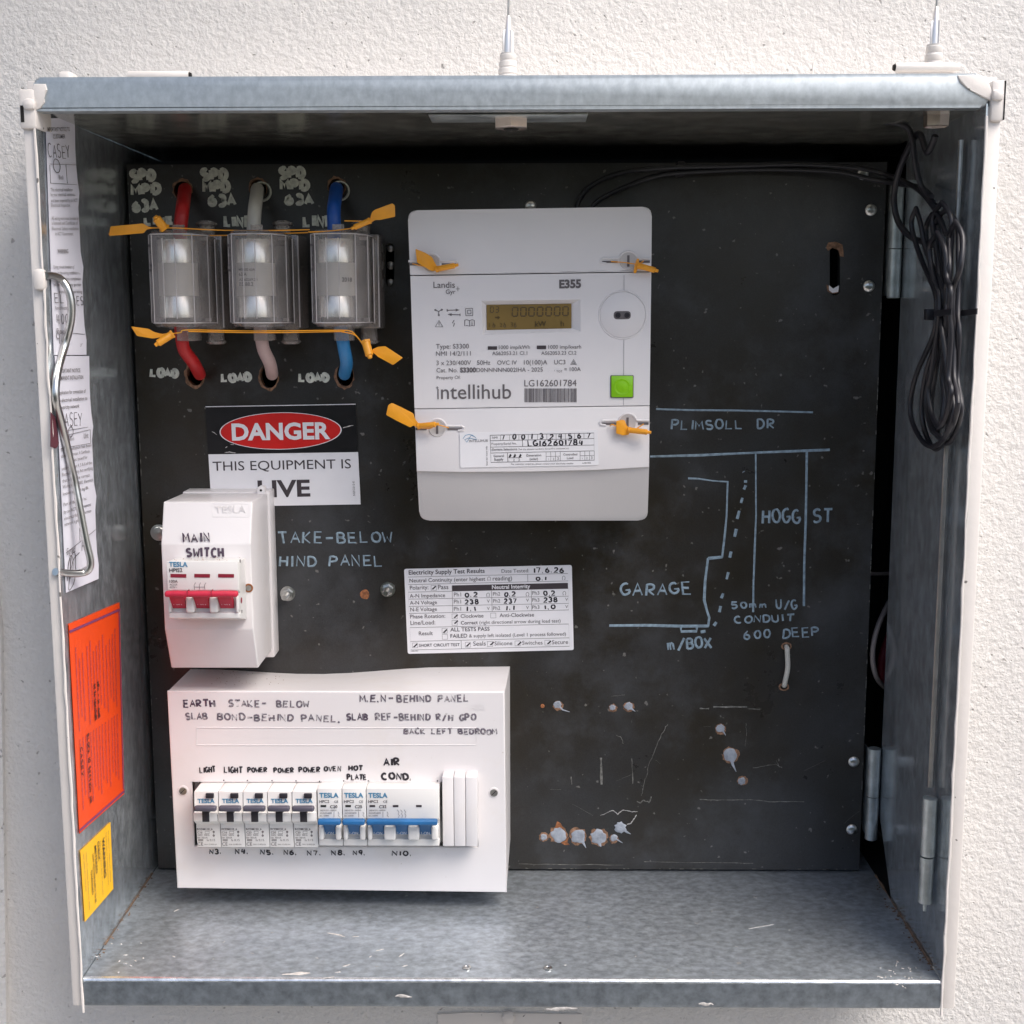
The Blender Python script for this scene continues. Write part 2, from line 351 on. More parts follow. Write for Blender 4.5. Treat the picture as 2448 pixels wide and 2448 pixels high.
# --- handwriting: a stroke alphabet
def arc(cx, cy, rx, ry, a0, a1, n=8): return [(cx+rx*math.cos(R(a0+(a1-a0)*i/n)), cy+ry*math.sin(R(a0+(a1-a0)*i/n))) for i in range(n+1)]
G = {
'A': [[(0, 0), (.45, 1), (.95, 0)], [(.2, .38), (.8, .38)]], 'B': [[(.05, 0), (.05, 1)], [(.05, 1)]+arc(.4, .76, .38, .24, 90, -90)+[(.1, .52)]+arc(.45, .26, .42, .26, 90, -90)+[(.05, 0)]],
'C': [arc(.5, .5, .48, .5, 50, 310, 12)], 'D': [[(.05, 0), (.05, 1)], [(.0, 1)]+arc(.35, .5, .55, .5, 90, -90, 10)+[(.0, 0)]],
'E': [[(.8, 1), (.05, 1), (.05, 0), (.85, 0)], [(.05, .52), (.7, .52)]], 'F': [[(.8, 1), (.05, 1), (.05, 0)], [(.05, .5), (.65, .5)]],
'G': [arc(.5, .5, .48, .5, 55, 340, 12)+[(.95, .42), (.5, .42)]], 'H': [[(.05, 0), (.05, 1)], [(.85, 0), (.85, 1)], [(.05, .5), (.85, .5)]],
'I': [[(.5, 0), (.5, 1)]], 'J': [[(.7, 1), (.7, .25)]+arc(.4, .25, .3, .25, 0, -150, 5)], 'K': [[(.05, 0), (.05, 1)], [(.8, 1), (.1, .45), (.85, 0)]],
'L': [[(.05, 1), (.05, 0), (.8, 0)]], 'M': [[(0, 0), (.12, 1), (.48, .35), (.85, 1), (1, 0)]], 'N': [[(.05, 0), (.05, 1), (.85, 0), (.85, 1)]],
'O': [arc(.5, .5, .47, .5, 100, 460, 14)], 'P': [[(.05, 0), (.05, 1)], [(.0, 1)]+arc(.4, .74, .42, .26, 90, -90)+[(.05, .48)]],
'Q': [arc(.5, .5, .47, .5, 100, 460, 14), [(.6, .3), (1, -.05)]], 'R': [[(.05, 0), (.05, 1)], [(.0, 1)]+arc(.4, .75, .42, .25, 90, -90)+[(.1, .5), (.85, 0)]],
'S': [arc(.5, .75, .4, .25, 40, 260, 8)+arc(.48, .25, .42, .25, 80, -150, 8)], 'T': [[(0, 1), (.95, 1)], [(.48, 1), (.48, 0)]],
'U': [[(.05, 1), (.05, .35)]+arc(.45, .35, .4, .35, 180, 360, 8)+[(.85, 1)]], 'V': [[(0, 1), (.45, 0), (.9, 1)]], 'W': [[(0, 1), (.25, 0), (.52, .55), (.80, 0), (1.05, 1)]],
'X': [[(0, 0), (.9, 1)], [(0, 1), (.9, 0)]], 'Y': [[(0, 1), (.45, .5)], [(.9, 1), (.45, .5), (.3, 0)]], 'Z': [[(0, 1), (.9, 1), (0, 0), (.9, 0)]],
'0': [arc(.5, .5, .38, .48, 90, 450, 12)], '1': [[(.5, 0), (.5, 1)]], '2': [arc(.42, .72, .36, .28, 160, -40, 8)+[(.05, 0), (.85, 0)]],
'3': [arc(.4, .75, .35, .25, 150, -80, 7)+arc(.4, .26, .4, .26, 80, -150, 8)], '4': [[(.2, 1), (.05, .4), (.85, .4)], [(.65, .9), (.6, 0)]],
'5': [[(.8, 1), (.15, 1), (.12, .58)]+arc(.4, .3, .4, .3, 120, -140, 8)], '6': [[(.65, 1), (.2, .6)]+arc(.45, .28, .36, .28, 160, -200, 12)],
'7': [[(.05, 1), (.8, 1), (.35, 0)]], '8': [arc(.45, .76, .3, .24, 90, 450, 10), arc(.45, .27, .37, .27, 90, 450, 10)], '9': [arc(.42, .7, .34, .28, 0, 360, 10)+[(.74, .7), (.6, 0)]],
'-': [[(.1, .45), (.9, .47)]], '.': [[(.3, .02), (.42, .05)]], ',': [[(.4, .05), (.25, -.2)]], '/': [[(.1, -.15), (.9, 1.1)]], "'": [[(.4, 1.), (.4, .8)]],
'm': [[(.0, 0), (.05, .6), (.3, .6), (.35, 0)], [(.35, .5), (.6, .62), (.75, .5), (.85, 0)]], ' ': []}
def stroke(mb, pts, w, n, jit=0):
    h = MB.flat_h; mb.flat_h = h*(1+random.random()*.8)
    mb.tube(pts, [w*.62] + [w]*(len(pts)-2) + [w*.62] if len(pts) > 2 else w, 6, flat=n)
def hand(mb, s, A, B, n, h, w, gap=.28, jit=.085, lift=.0001):
    A = Vector(A); B = Vector(B); n = Vector(n).normalized(); ex = B-A; L = ex.length; ex.normalize(); ey = n.cross(ex)
    wid = {' ': .8, '1': .35, 'I': .35, '.': .35, ',': .35, "'": .3}
    tot = sum(wid.get(c, 1.) for c in s) + gap*(len(s)-1); k = L/tot; x = 0
    for c in s:
        g = G.get(c, []); cw = wid.get(c, 1.)
        jx, jy, js, sl = (random.uniform(-jit, jit) for _ in range(4)); cx = (cw-1)/2 if c in "1I.,'" else 0
        for st in g:
            pts = []
            for (px, py) in st:
                px += sl*py*1.5 + random.uniform(-.02, .02) + cx + jx*.5; py = py*(1+js) + jy*.8 + random.uniform(-.02, .02)
                pts.append(A + ex*(x+px)*k + ey*py*h + n*lift)
            stroke(mb, pts, w, n)
        x += cw+gap
YN = Vector((0, -1, 0)); XN = Vector((1, 0, 0))
def Z(ox, oy, s): return lambda x, y: (ox+x/s, oy+y/s)
D = .1842; P_ = .60; XL = -.0037; XR = .6130; ZF = -.002; ZC = .602; YW = .10; YB = .30
def px(n): return n*.00030                      # a pixel of the photo in metres near the panel
# ================================================================= THE SETTING
def struct(name, mb): o = mb.build(name); o['kind'] = 'structure'; return o
m_ = MB().use('wall_render')                    # rendered wall with the opening the cabinet is let into
ox0, ox1, oz0, oz1 = XL-.004, XR+.004, ZF-.01, ZC+.01
for (x0, x1, z0, z1) in ((-2.2, ox0, -1.2, 2.6), (ox1, 3.2, -1.2, 2.6), (ox0, ox1, -1.2, oz0), (ox0, ox1, oz1, 2.6)):
    m_.box(x0, x1, YW, YW+.018, z0, z1)
wall = struct('wall', m_)
m_ = MB().use('ground_paving'); m_.box(-40, 40, -60, YW+.2, -1.25, -1.2); struct('ground', m_)
m_ = MB().use('cream_paint'); m_.box(-3, .45, -.75, YW+.018, 1.6, 1.72); o = m_.build('added_eave'); o['label'] = 'unseen cream slab added above the cabinet to shade the left of the wall'; o['category'] = 'added_eave'  # unseen slab added overhead so the wall darkens towards the left
m_ = MB().use('added_foliage_green')  # unseen foliage added to block low sky and darken reflections
for k in range(2600):
    x = random.uniform(-4, 5); z = random.uniform(-1.2, ADDED_HEDGE_TOP); y = -3.2-random.random()*.5; s_ = random.uniform(.05, .12); a = Vector((random.gauss(0, 1), random.gauss(0, 1), random.gauss(0, 1))).normalized()*s_; b_ = Vector((random.gauss(0, 1), random.gauss(0, 1), random.gauss(0, 1))).normalized()*s_
    p = Vector((x, y, z)); m_.add([p-a, p-b_, p+a, p+b_], [(0, 1, 2, 3)])
m_.box(-4, 5, -4.2, -3.5, -1.2, ADDED_HEDGE_TOP-.1); o = m_.build('added_hedge'); o['label'] = 'unseen dark green foliage added opposite the cabinet to shape light and reflections'; o['category'] = 'added_hedge'
m_ = MB().use('added_foliage_green'); m_.lathe((.33, -2.0, -1.2), (0, 0, 1), [(0, .05), (.5, .05), (.55, .25), (1.2, .36), (1.9, .30), (2.15, .1)], 16)  # added stand-in for the dark figure at the camera, for reflections
for k in range(1500):
    z = random.uniform(-.7, .98); rr_ = .18+.26*math.sin(math.pi*min(1, (z+.75)/1.9)); an = random.uniform(0, 6.283); s_ = random.uniform(.03, .06)
    p = Vector((.33+rr_*math.cos(an), -2.0+rr_*math.sin(an), z)); a = Vector((random.gauss(0, 1), random.gauss(0, 1), random.gauss(0, 1))).normalized()*s_; b_ = Vector((random.gauss(0, 1), random.gauss(0, 1), random.gauss(0, 1))).normalized()*s_; m_.add([p-a, p-b_, p+a, p+b_], [(0, 1, 2, 3)])
o = m_.build('added_shrub'); o['label'] = 'unseen dark foliage added behind the camera as stand-in for a figure in reflections'; o['category'] = 'added_shrub'
# ================================================================= THE CABINET
box = thing('meter_box', 'open galvanised steel meter cabinet with cream painted edges set in the rendered wall', 'meter cabinet', (P_/2, 0, ZF))
T = .0014
zt = at(1224, 180, 0).z; zb = at(1224, 2411, 0).z
xo0 = XL-.0088; xo1 = XR+.0105
def bent(mb, pts, r, n=5):                      # (y,z) line with rounded corners
    return [(p[0], p[1]) for p in rpoly([(a, b, 0) for a, b in pts], r, n)]
def sheet(mb, line, x0, x1, t):                 # sheet metal strip following a (y,z) line, thickness t
    P = [Vector((0, a, b)) for a, b in line]; off = []
    for i, p in enumerate(P):
        d = (P[min(i+1, len(P)-1)]-P[max(i-1, 0)]).normalized(); off.append(p+Vector((0, -d.z, d.y))*t)
    k = len(P); vs = []; fs = []
    for x in (x0, x1):
        vs += [(x, p.y, p.z) for p in P] + [(x, p.y, p.z) for p in off]
    for i in range(k-1):
        fs += [(i, i+1, 2*k+i+1, 2*k+i), (k+i, 3*k+i, 3*k+i+1, k+i+1)]
        fs += [(i, k+i, k+i+1, i+1), (2*k+i, 2*k+i+1, 3*k+i+1, 3*k+i)]
    fs += [(0, 2*k, 3*k, k), (k-1, 2*k-1, 4*k-1, 3*k-1)]
    mb.add(vs, fs)
def line(pts, r, n=6):
    out = [Vector((*pts[0], 0))]
    for i in range(1, len(pts)-1):
        a, b, c = (Vector((*q, 0)) for q in pts[i-1:i+2]); p0 = b+(a-b).normalized()*r; p1 = b+(c-b).normalized()*r
        for j in range(n+1):
            t = j/n; out.append(p0*(1-t)**2+b*2*t*(1-t)+p1*t*t)
    return [(p.x, p.y) for p in out] + [pts[-1]]
lp = line([(YB, ZF), (.0, ZF), (.0, zb), (.010, zb)], .0036, 8)
mb = MB().use('galv_floor'); sheet(mb, lp[:3], XL+.0006, XR-.0006, T); mb.build('floor_pan', box)
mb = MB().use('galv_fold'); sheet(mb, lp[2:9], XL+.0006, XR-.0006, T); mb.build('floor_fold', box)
mb = MB().use('galv_dim_reflection'); sheet(mb, lp[8:], XL+.0006, XR-.0006, T); mb.build('bottom_rim', box)
mb = MB().use('galv_ceiling'); sheet(mb, line([(YB, ZC+.002), (.012, ZC+.002)], .003), XL+.0006, XR-.0006, T)
mb.build('top_plate', box)
mb = MB().use('galv_rim'); a = at(80, 200, 0).x; b = at(2368, 200, 0).x
P = rpoly([(a, 0, ZC-.001), (a, 0, zt), (b, 0, zt), (b, 0, ZC-.001)], [.001, .004, .010, .006], 5)
mb.slab(P, (0, .012, 0), .0022, 3); rim = mb.build('top_rim', box)
mb = MB().use('cream_paint'); mb.box(xo0, xo1, .0125, YW+.01, ZC+.004, zt, .001); mb.build('top_casing', box)
for nm, x0, x1, z1 in (('side_casing', xo0, XL-.0012, at(62, 262, 0).z), ('side_casing', XR+.0012, xo1, at(62, 262, 0).z)):
    mb = MB().use('cream_paint'); z0 = zb+.000
    mb.box(x0, x1, .0015, YW+.02, z0, z1, .0012)
    mb.build(nm, box)
    mb = MB().use('cream_paint')                # the rough painted front edge of the sheet
    e = XL if x0 < 0 else XR; pts = []; zz = z0-.004
    while zz < z1+.002: pts.append((e+random.uniform(-.0004, .0004)+(-.0004 if x0 < 0 else .0004), -.0004, zz)); zz += .012
    mb.tube(pts, [.0006+random.random()*.0005 for _ in pts], 6); mb.build('painted_edge', box)
def side(name, x0, x1, y1, cut=None):
    mb = MB().use('galv_side')
    poly = [(.0, ZF-.006), (.0, ZC+.0015), (y1, ZC+.0015), (y1, ZF)] if not cut else [(.0, ZF-.006), (.0, ZC+.0015), (y1, ZC+.0015), (y1, .055), (y1-.045, ZF+.0), (.02, ZF-.0)]
    mb.slab([(x0, y, z) for y, z in poly], (x1-x0, 0, 0)); return mb.build(name, box)
side('side_wall', XL-.0012, XL, YB)
side('side_wall', XR, XR+.0011, .177, True)
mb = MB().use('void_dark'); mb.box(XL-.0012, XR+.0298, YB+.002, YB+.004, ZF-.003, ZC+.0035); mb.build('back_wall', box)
mb = MB().use('void_dark'); mb.box(XR-.03, XR+.032, .121, YB+.0060, ZC+.0038, ZC+.006); mb.build('void_shade_sheet', box); mb = MB().use('void_dark'); mb.box(XR-.03, XR+.032, .121, YB+.0060, ZF-.006, ZF-.0038); mb.build('void_shade_sheet', box)  # near-black sheets put the shade of the side gap into colour
mb = MB().use('void_dark'); mb.box(XR+.030, XR+.0315, .1185, YB+.0060, ZF-.003, ZC+.0035); mb.build('back_wall', box)  # near-black as well, the side gap's shade as colour
mb = MB().use('dirt')                           # dirt and rust lying in the floor corners
for _ in range(46):
    t = random.random(); y = .01+t*.16; s_ = random.uniform(.0004, .0014)
    mb.lathe((XR-.0015-random.random()*.006, y, ZF+.0001), (0, 0, 1), [(0, s_), (.0004, s_*.6)], 6)
for _ in range(26):
    y = random.random()**.5*.17; s_ = random.uniform(.0004, .001); mb.lathe((XL+.001+random.random()*.003, y, ZF+.0001), (0, 0, 1), [(0, s_), (.0004, s_*.6)], 6)
sm = [(XR-.0008, .02+i*.0082, ZF+.0006) for i in range(20)]; mb.tube(sm, [random.uniform(.0002, .0016) for _ in sm], 6)
sm = [(XL+.0006, .05+i*.008, ZF+.0005) for i in range(17)]; mb.tube(sm, [random.uniform(.0001, .0008) for _ in sm], 6)
mb.build('corner_rust', box)
mb = MB().use('scratch_pale')                   # paint drips and flakes on the floor and the bottom rim
def fleck(u, v, L, w, ang=0):
    c = atz(u, v, ZF+.0002); pts = []
    for i in range(7):
        t = i/6-.5; pts.append(c+Vector((math.cos(ang)*t*L, math.sin(ang)*t*L, .0)))
    mb.tube(pts, [w*(.2+.8*math.sin(math.pi*(i+.5)/7)*random.uniform(.6, 1)) for i in range(7)], 8, flat=(0, 0, 1))
for (u, v, L, w, an) in ((708, 2328, .020, .0016, .1), (720, 2327, .012, .0028, .1), (800, 2233, .012, .0011, -.3), (812, 2236, .010, .0008, -.5), (850, 2239, .005, .0006, 0), (908, 2271, .006, .0006, .5),
    (960, 2283, .006, .0006, 1), (828, 2308, .006, .0008, .6), (808, 2324, .004, .0005, .3), (968, 2309, .004, .0004, .6), (422, 2176, .005, .0006, .9), (786, 2337, .008, .0006, .3), (1820, 2215, .022, .0003, .35)):
    fleck(u, v, L, w, an)
for _ in range(30): fleck(random.gauss(2150, 40), random.gauss(2325, 18), random.uniform(.001, .003), random.uniform(.0004, .0008), random.random()*3)
for _ in range(16): fleck(random.gauss(275, 45), random.gauss(2285, 28), random.uniform(.001, .003), random.uniform(.0004, .0009), random.random()*3)
for _ in range(26): fleck(random.uniform(500, 2050), random.uniform(2120, 2330), random.uniform(.001, .003), random.uniform(.0002, .0005), random.random()*3)
for u0_, u1_, v0_ in ((1305, 1380, 2413), (945, 985, 2383), (1670, 1705, 2400)):
    pts = [at(u0_+(u1_-u0_)*i/6, v0_+random.uniform(-4, 2), -.0018) for i in range(7)]; mb.tube(pts, [.0003, .0008, .0014, .0012, .001, .0006, .0003], 6, flat=YN)
mb.build('paint_flecks', box)
for u, v in ((1116, 2314), (1310, 2315)):
    mb = MB().use('steel'); c = atz(u, v, ZF+.0002); mb.lathe(c, (0, 0, 1), [(0, .0034), (.0008, .0032), (.0011, .0018), (.0006, .0015)], 20); mb.build('floor_rivet', box)
# corner clips, lid hinge barrels and lug along the top
def pbox(mb, u0, v0, u1, v1, y, d, bev=0):
    a = at(u0, v1, y); b = at(u1, v0, y); mb.box(a.x, b.x, y, y+d, a.z, b.z, bev)
for (u0, v0, u1, v1, sl, s0, s1) in ((46, 212, 82, 308, 50, 252, 292), (2368, 190, 2406, 290, 2400, 192, 286)):
    mb = MB().use('cream_paint'); pbox(mb, u0, v0, u1, v1, -.002, .03, .0022); pbox(mb, u0+6, v0+22, u1-2, v0+50, -.005, .006, .0026)
    c = mb.build('corner_clip', box)
    mb = MB().use('void_dark'); pbox(mb, sl, s0, sl+6, s1, -.0022, .006); mb.build('slot', c)
mb = MB().use('cream_paint'); mb.slab([at(u, v, -.0012) for u, v in ((80, 200), (108, 200), (112, 215), (104, 232), (106, 244), (96, 258), (82, 264), (76, 240))], (0, .003, 0), .0008); mb.build('corner_paint_and_glint', box); mb = MB().use('cream_paint')
mb.slab([at(u, v, -.0010) for u, v in ((2290, 180), (2330, 178), (2362, 190), (2372, 215), (2370, 240), (2350, 233), (2318, 214), (2296, 196))], (0, .003, 0), .0008); mb.build('corner_paint_and_glint', box)  # cream patch paints the white highlight on the right rim corner
for (u0, v0, u1, v1, e) in ((307, 170, 452, 192, 1), (2140, 150, 2292, 173, 0)):
    a = at(u0, (v0+v1)/2, .02); b = at(u1, (v0+v1)/2, .02); r = (at(0, v0, .02).z-at(0, v1, .02).z)/2
    mb = MB().use('cream_paint'); mb.lathe((a.x, .02, a.z), (1, 0, 0), [(0, r*.93), (.0006, r), (b.x-a.x-.0006, r), (b.x-a.x, r*.93)], 20)
    mb.box(a.x+.003, b.x-.003, .02, .03, a.z-r-.006, a.z-.001, .0005); h = mb.build('lid_hinge_barrel', box)
    mb = MB().use('void_dark'); x = b.x+.0001 if e else a.x-.0008; mb.lathe((x, .02, a.z), (1, 0, 0), [(0, r*.72), (.0007, r*.72)], 16)
    mb.lathe((a.x-.0015 if not e else b.x+.0004, .02, a.z), (1, 0, 0), [(0, r*.6), (.0012, r*.6)], 16); mb.build('barrel_bore', h)
mb = MB().use('cream_paint'); a = at(142, 200, .02); b = at(177, 172, .02); mb.box(a.x, b.x, .015, .03, a.z-.006, b.z, .003, 3); mb.build('top_lug', box)
# bail rod (lid stay) on the left
bail = [atx(u, v, XL+.0042) if 0 else None for u, v in ()]
bp = [(107, 659), (124, 659), (146, 668), (163, 692), (171, 730), (168, 774), (155, 826), (141, 875), (134, 916), (134, 958), (146, 1006), (174, 1128), (189, 1204), (206, 1293), (216, 1338), (213, 1360), (199, 1369), (174, 1371), (150, 1369), (132, 1367)]
path = []
for i, (u, v) in enumerate(bp):
    k = min(1, i/2., (len(bp)-1-i)/3.)
    p = at(u, v, -.001+.022*k)
    if p.x < XL+.0035 and 1 < i < len(bp)-2: p = atx(u, v, XL+.0035)
    path.append(p)
mb = MB().use('steel'); mb.tube(smooth(path, 5), .00265, 12); rod = mb.build('lid_stay_rod', box, label='bent bright wire stay on the left edge')
mb = MB().use('cream_paint'); pbox(mb, 78, 642, 104, 694, -.0035, .008, .0028); mb.build('stay_pivot', rod)
# second lid rod and its hinge on the right side sheet
mb = MB().use('steel_dull'); mb.tube([(XR-.0042, .034, .13), (XR-.0042, .034, .585)], .0017, 8); mb.build('hinge_rod', box)
mb = MB().use('galv_hinge'); zc = [at(2195, v, .026).z for v in (1908, 2044, 2048, 2157)]
mb.lathe((XR-.0063, .026, zc[1]), (0, 0, 1), [(0, .0052), (zc[0]-zc[1], .0052)], 20); mb.lathe((XR-.0066, .026, zc[3]), (0, 0, 1), [(0, .0046), (.0005, .005), (zc[2]-zc[3], .005)], 20)
mb.lathe((XR-.0066, .026, zc[3]-.0065), (0, 0, 1), [(0, .0013), (.007, .0013)], 10); mb.build('lid_hinge', box)
# ---------------------------------------------------------------- black backing panel with real holes
def plate(name, outer, holes, y, t, mat, parent, bev=0):
    cu = bpy.data.curves.new(name, 'CURVE'); cu.dimensions = '2D'; cu.fill_mode = 'BOTH'; cu.extrude = t/2-bev; cu.bevel_depth = bev; cu.bevel_resolution = 2; cu.offset = -bev
    for pts in [outer]+holes:
        sp = cu.splines.new('POLY'); sp.points.add(len(pts)-1); sp.use_cyclic_u = True
        for p, q in zip(sp.points, pts): p.co = (q[0], q[1], 0, 1)
    o = bpy.data.objects.new('t', cu); C.objects.link(o); bpy.context.view_layer.update()
    me = bpy.data.meshes.new_from_object(o); vs = [(v.co.x, y+t/2-v.co.z, v.co.y) for v in me.vertices]; fs = [tuple(reversed(p.vertices)) for p in me.polygons]
    bpy.data.objects.remove(o); bpy.data.meshes.remove(me)
    mb = MB().use(mat); mb.add(vs, fs); return mb.build(name, parent)
def oval(u, v, ru, rv, y=D, n=24, jit=0, a=0):
    c = at(u, v, y); s_ = (at(u+1, v, y)-at(u, v, y)).length; ca, sa = math.cos(a), math.sin(a); out = []
    for i in range(n):
        th = 2*math.pi*i/n; j = 1+random.uniform(-jit, jit); x = ru*s_*math.cos(th)*j; z = rv*s_*math.sin(th)*j
        out.append((c.x+x*ca-z*sa, c.z+x*sa+z*ca))
    return out
def slot(u, v0, v1, r, y=D):
    a = at(u, v0, y); b = at(u, v1, y); rr = r*.00034; out = []
    for i in range(9): th = math.pi*i/8; out.append((a.x+rr*math.cos(th), a.z+rr*math.sin(th)))
    for i in range(9): th = math.pi+math.pi*i/8; out.append((b.x+rr*math.cos(th), b.z+rr*math.sin(th)))
    return out
HO = [(437, 456, 21, 22), (617, 452, 20, 22), (805, 449, 19, 21), (467, 893, 20, 29), (643, 899, 21, 29), (825, 896, 20, 28)]
holes = [oval(*h, jit=.04) for h in HO] + [slot(932, 592, 676, 10), slot(1996, 590, 694, 12), oval(1880, 1545, 8, 7), oval(1874, 1640, 9, 7)]
panel = plate('backing_panel', [(0, 0), (P_, 0), (P_, .5874), (0, .5874)], holes, D, .009, 'panel_black', box)
mb = MB().use('fibre')
for (u, v, ru, rv), k in zip(HO, (0, 1, 1, 2, 2, 2)):      # raw chipped fibre round the cable holes
    P = oval(u-(2 if k == 2 else 0), v+(3 if k == 2 else -3), ru+3.5, rv+3, jit=.09); Q = oval(u, v, ru, rv)
    n = len(P); vs = [(p[0], D-.0003, p[1]) for p in P]+[(q[0], D-.0006, q[1]) for q in Q]+[(q[0], D+.008, q[1]) for q in Q]
    mb.add(vs, [(i, (i+1) % n, n+(i+1) % n, n+i) for i in range(n)]+[(n+i, n+(i+1) % n, 2*n+(i+1) % n, 2*n+i) for i in range(n)]); mb.build('chipped_fibre', panel); mb = MB().use('fibre')
for pts in ([(1975, 592), (1980, 580), (1998, 578), (2014, 585), (2016, 600), (2017, 614), (2008, 612), (2004, 598), (1990, 592), (1980, 600)],
            [(1976, 680), (1984, 686), (1990, 690), (2000, 692), (2004, 700), (1990, 702), (1978, 696)]):
    mb = MB().use('fibre'); mb.slab([at(u, v, D-.0005) for u, v in pts], (0, .0004, 0)); mb.build('chipped_fibre', panel)
for (u, v) in ((625, 458), (812, 456)):
    mb = MB().use('chalk'); c = at(u, v, D-.002); mb.lathe((c.x, c.y, c.z), (0, 1, 0), [(0, .0068), (0, .0078), (.004, .008), (.004, .0062), (0, .0062)], 24, cap=False); mb.build('bushing', panel)
mb = MB().use('label_white'); mb.slab([at(u, v, D-.0009) for u, v in ((1982, 682), (1992, 690), (2006, 682), (2004, 698), (1990, 700), (1982, 694))], (0, .0005, 0)); mb.build('sealant_chip', panel)
mb = MB().use('steel_dull')
for dz in (592, 634, 676):
    mb = MB().use('steel_dull'); c = at(932, dz, D); mb.lathe((c.x, D+.006, c.z), (0, -1, 0), [(0, .0034), (.001, .0030), (.002, .001)], 16); mb.build('slot_screw', panel)
# rivets of the panel hinge
for i, (u, v) in enumerate(((2041, 1821), (2036, 1983), (2082, 502), (2077, 684), (2063, 416), (1268, 492))):
    mb = MB().use('steel'); c = at(u, v, D); r = .0046
    mb.lathe((c.x, D, c.z), (0, -1, 0), [(0, r), (.0006, r), (.0016, r*.82), (.0023, r*.45), (.0025, .0001)], 24, cap=False); mb.build('rivet', panel)
for (v0, v1, v2, u) in ((1790, 1903, 2006, 2086), (433, 595, 713, 2131)):
    mb = MB().use('galv_hinge'); y = D-.008; z = [at(u, v, y).z for v in (v0, v1, v2)]; x = (P_+XR)/2+.0003
    mb.lathe((x, y, z[1]+.0003), (0, 0, 1), [(0, .0052), (z[0]-z[1], .0052)], 20); mb.lathe((x, y, z[2]), (0, 0, 1), [(0, .0045), (.0005, .0052), (z[1]-z[2]-.0003, .0052)], 20)
    mb.box(x-.0035, x-.0028, y, D+.010, z[2]+.002, z[0]-.002); mb.build('panel_hinge', box)
# silicone plugs, old screws and torn fibre on the panel
def blob(mb, u, v, r, h=.0008, jit=.16, tail=None):
    c = at(u, v, D); n = 18; rr = r*.00033; vs = []; fs = []
    js = [1+random.uniform(-jit, jit) for _ in range(n)]
    for k, (q, hh) in enumerate(((1, 0), (.88, .7), (.6, 1), (.3, .8))):
        for i in range(n):
            a = 2*math.pi*i/n; vs.append((c.x+math.cos(a)*rr*q*js[i], D-.0001-h*hh*(1+random.uniform(-.2, .2)), c.z+math.sin(a)*rr*q*js[i]))
    vs.append((c.x, D-h*.7, c.z)); k = 4
    for j in range(k-1):
        for i in range(n): fs.append((j*n+i, j*n+(i+1) % n, (j+1)*n+(i+1) % n, (j+1)*n+i))
    for i in range(n): fs.append(((k-1)*n+i, (k-1)*n+(i+1) % n, k*n))
    mb.add(vs, fs)
    if tail:
        P = [at(u+r*.4*t_, v+r*.4*t_, D-.0006) for t_ in (0,)]+[at(a, b, D-.0005) for a, b in tail]; mb.tube(P, [r*.00009]+[r*.00006]*(len(P)-2)+[.0002], 6, flat=YN)
for (u, v, r, tail, base) in ((1333, 1684, 10, [(1345, 1697), (1362, 1702)], 1), (1464, 1691, 8, None, 1), (1503, 1688, 11, [(1512, 1696), (1519, 1701)], 1), (1722, 1741, 11, [(1730, 1750), (1735, 1758)], 1),
    (1746, 1806, 18, [(1752, 1828), (1760, 1845)], 1), (1773, 1867, 10, None, 1), (1300, 2001, 9, None, 1), (1336, 1996, 20, None, 2), (1383, 2000, 19, [(1394, 2014), (1401, 2027)], 2), (1430, 2000, 20, [(1434, 2020), (1437, 2024)], 2),
    (1468, 2003, 9, [(1480, 2010), (1488, 2015)], 1), (1483, 1978, 15, [(1500, 1990), (1508, 1994)], 0)):
    mb = MB().use('fibre')
    if base == 1: mb.slab([(x, D-.0002, z) for x, z in oval(u+random.uniform(-1, 2), v+random.uniform(-1, 3), r+2.2, r+2.2, jit=.12)], (0, .0002, 0))
    if base == 2: mb.slab([(x, D-.0002, z) for x, z in oval(u+random.uniform(-2, 2), v+random.uniform(-2, 2), r+1.8, r+1.8, jit=.16)], (0, .0002, 0))
    mb.use('silicone'); blob(mb, u, v, r, tail=tail); mb.build('silicone_plug', panel)
mb = MB().use('rust'); c = at(1297, 1688, D); mb.lathe((c.x, D, c.z), (0, -1, 0), [(0, .0018), (.001, .0014)], 10)
mb.slab([at(u, v, D-.0004) for u, v in ((1326, 1980), (1332, 1964), (1340, 1968), (1349, 1984), (1338, 1978))], (0, .0003, 0)); mb.slab([at(u, v, D-.0003) for u, v in ((1340, 2014), (1352, 2010), (1360, 2000), (1356, 2014), (1362, 2020), (1350, 2020))], (0, .0003, 0))
mb.slab([(x, D-.0003, z) for x, z in oval(872, 1421, 11, 12, jit=.1)], (0, .0003, 0))
mb.build('rust_stains', panel)
# scratches and dust marks
mb = MB().use('scratch'); q = Z(1200, 1600, 2.415)
def scr(pts, w, zf=q, y=D, sub=6, jit=.8):
    P = [zf(*p) for p in pts]; out = []
    for i in range(len(P)-1):
        for j in range(sub): t = j/sub; out.append((P[i][0]*(1-t)+P[i+1][0]*t+random.uniform(-jit, jit), P[i][1]*(1-t)+P[i+1][1]*t+random.uniform(-jit, jit)))
    out.append(P[-1]); mb.tube([at(u, v, y-.0001) for u, v in out], [w*random.uniform(.3, 1.1) for _ in out], 6, flat=YN)
MB.flat_h = .00012
scr([(1140, 226), (1195, 228)], .0008); scr([(1220, 217), (1415, 217)], .0008); scr([(1425, 228), (1490, 230)], .0005); scr([(1140, 752), (1240, 756), (1430, 752), (1540, 764), (1745, 765)], .0004)
scr([(572, 510), (575, 665)], .0012, jit=.4); scr([(750, 515), (755, 660)], .0005); scr([(400, 620), (402, 665)], .0004); scr([(955, 315), (910, 400), (850, 550), (822, 660), (805, 730)], .00028, sub=9, jit=1.5)
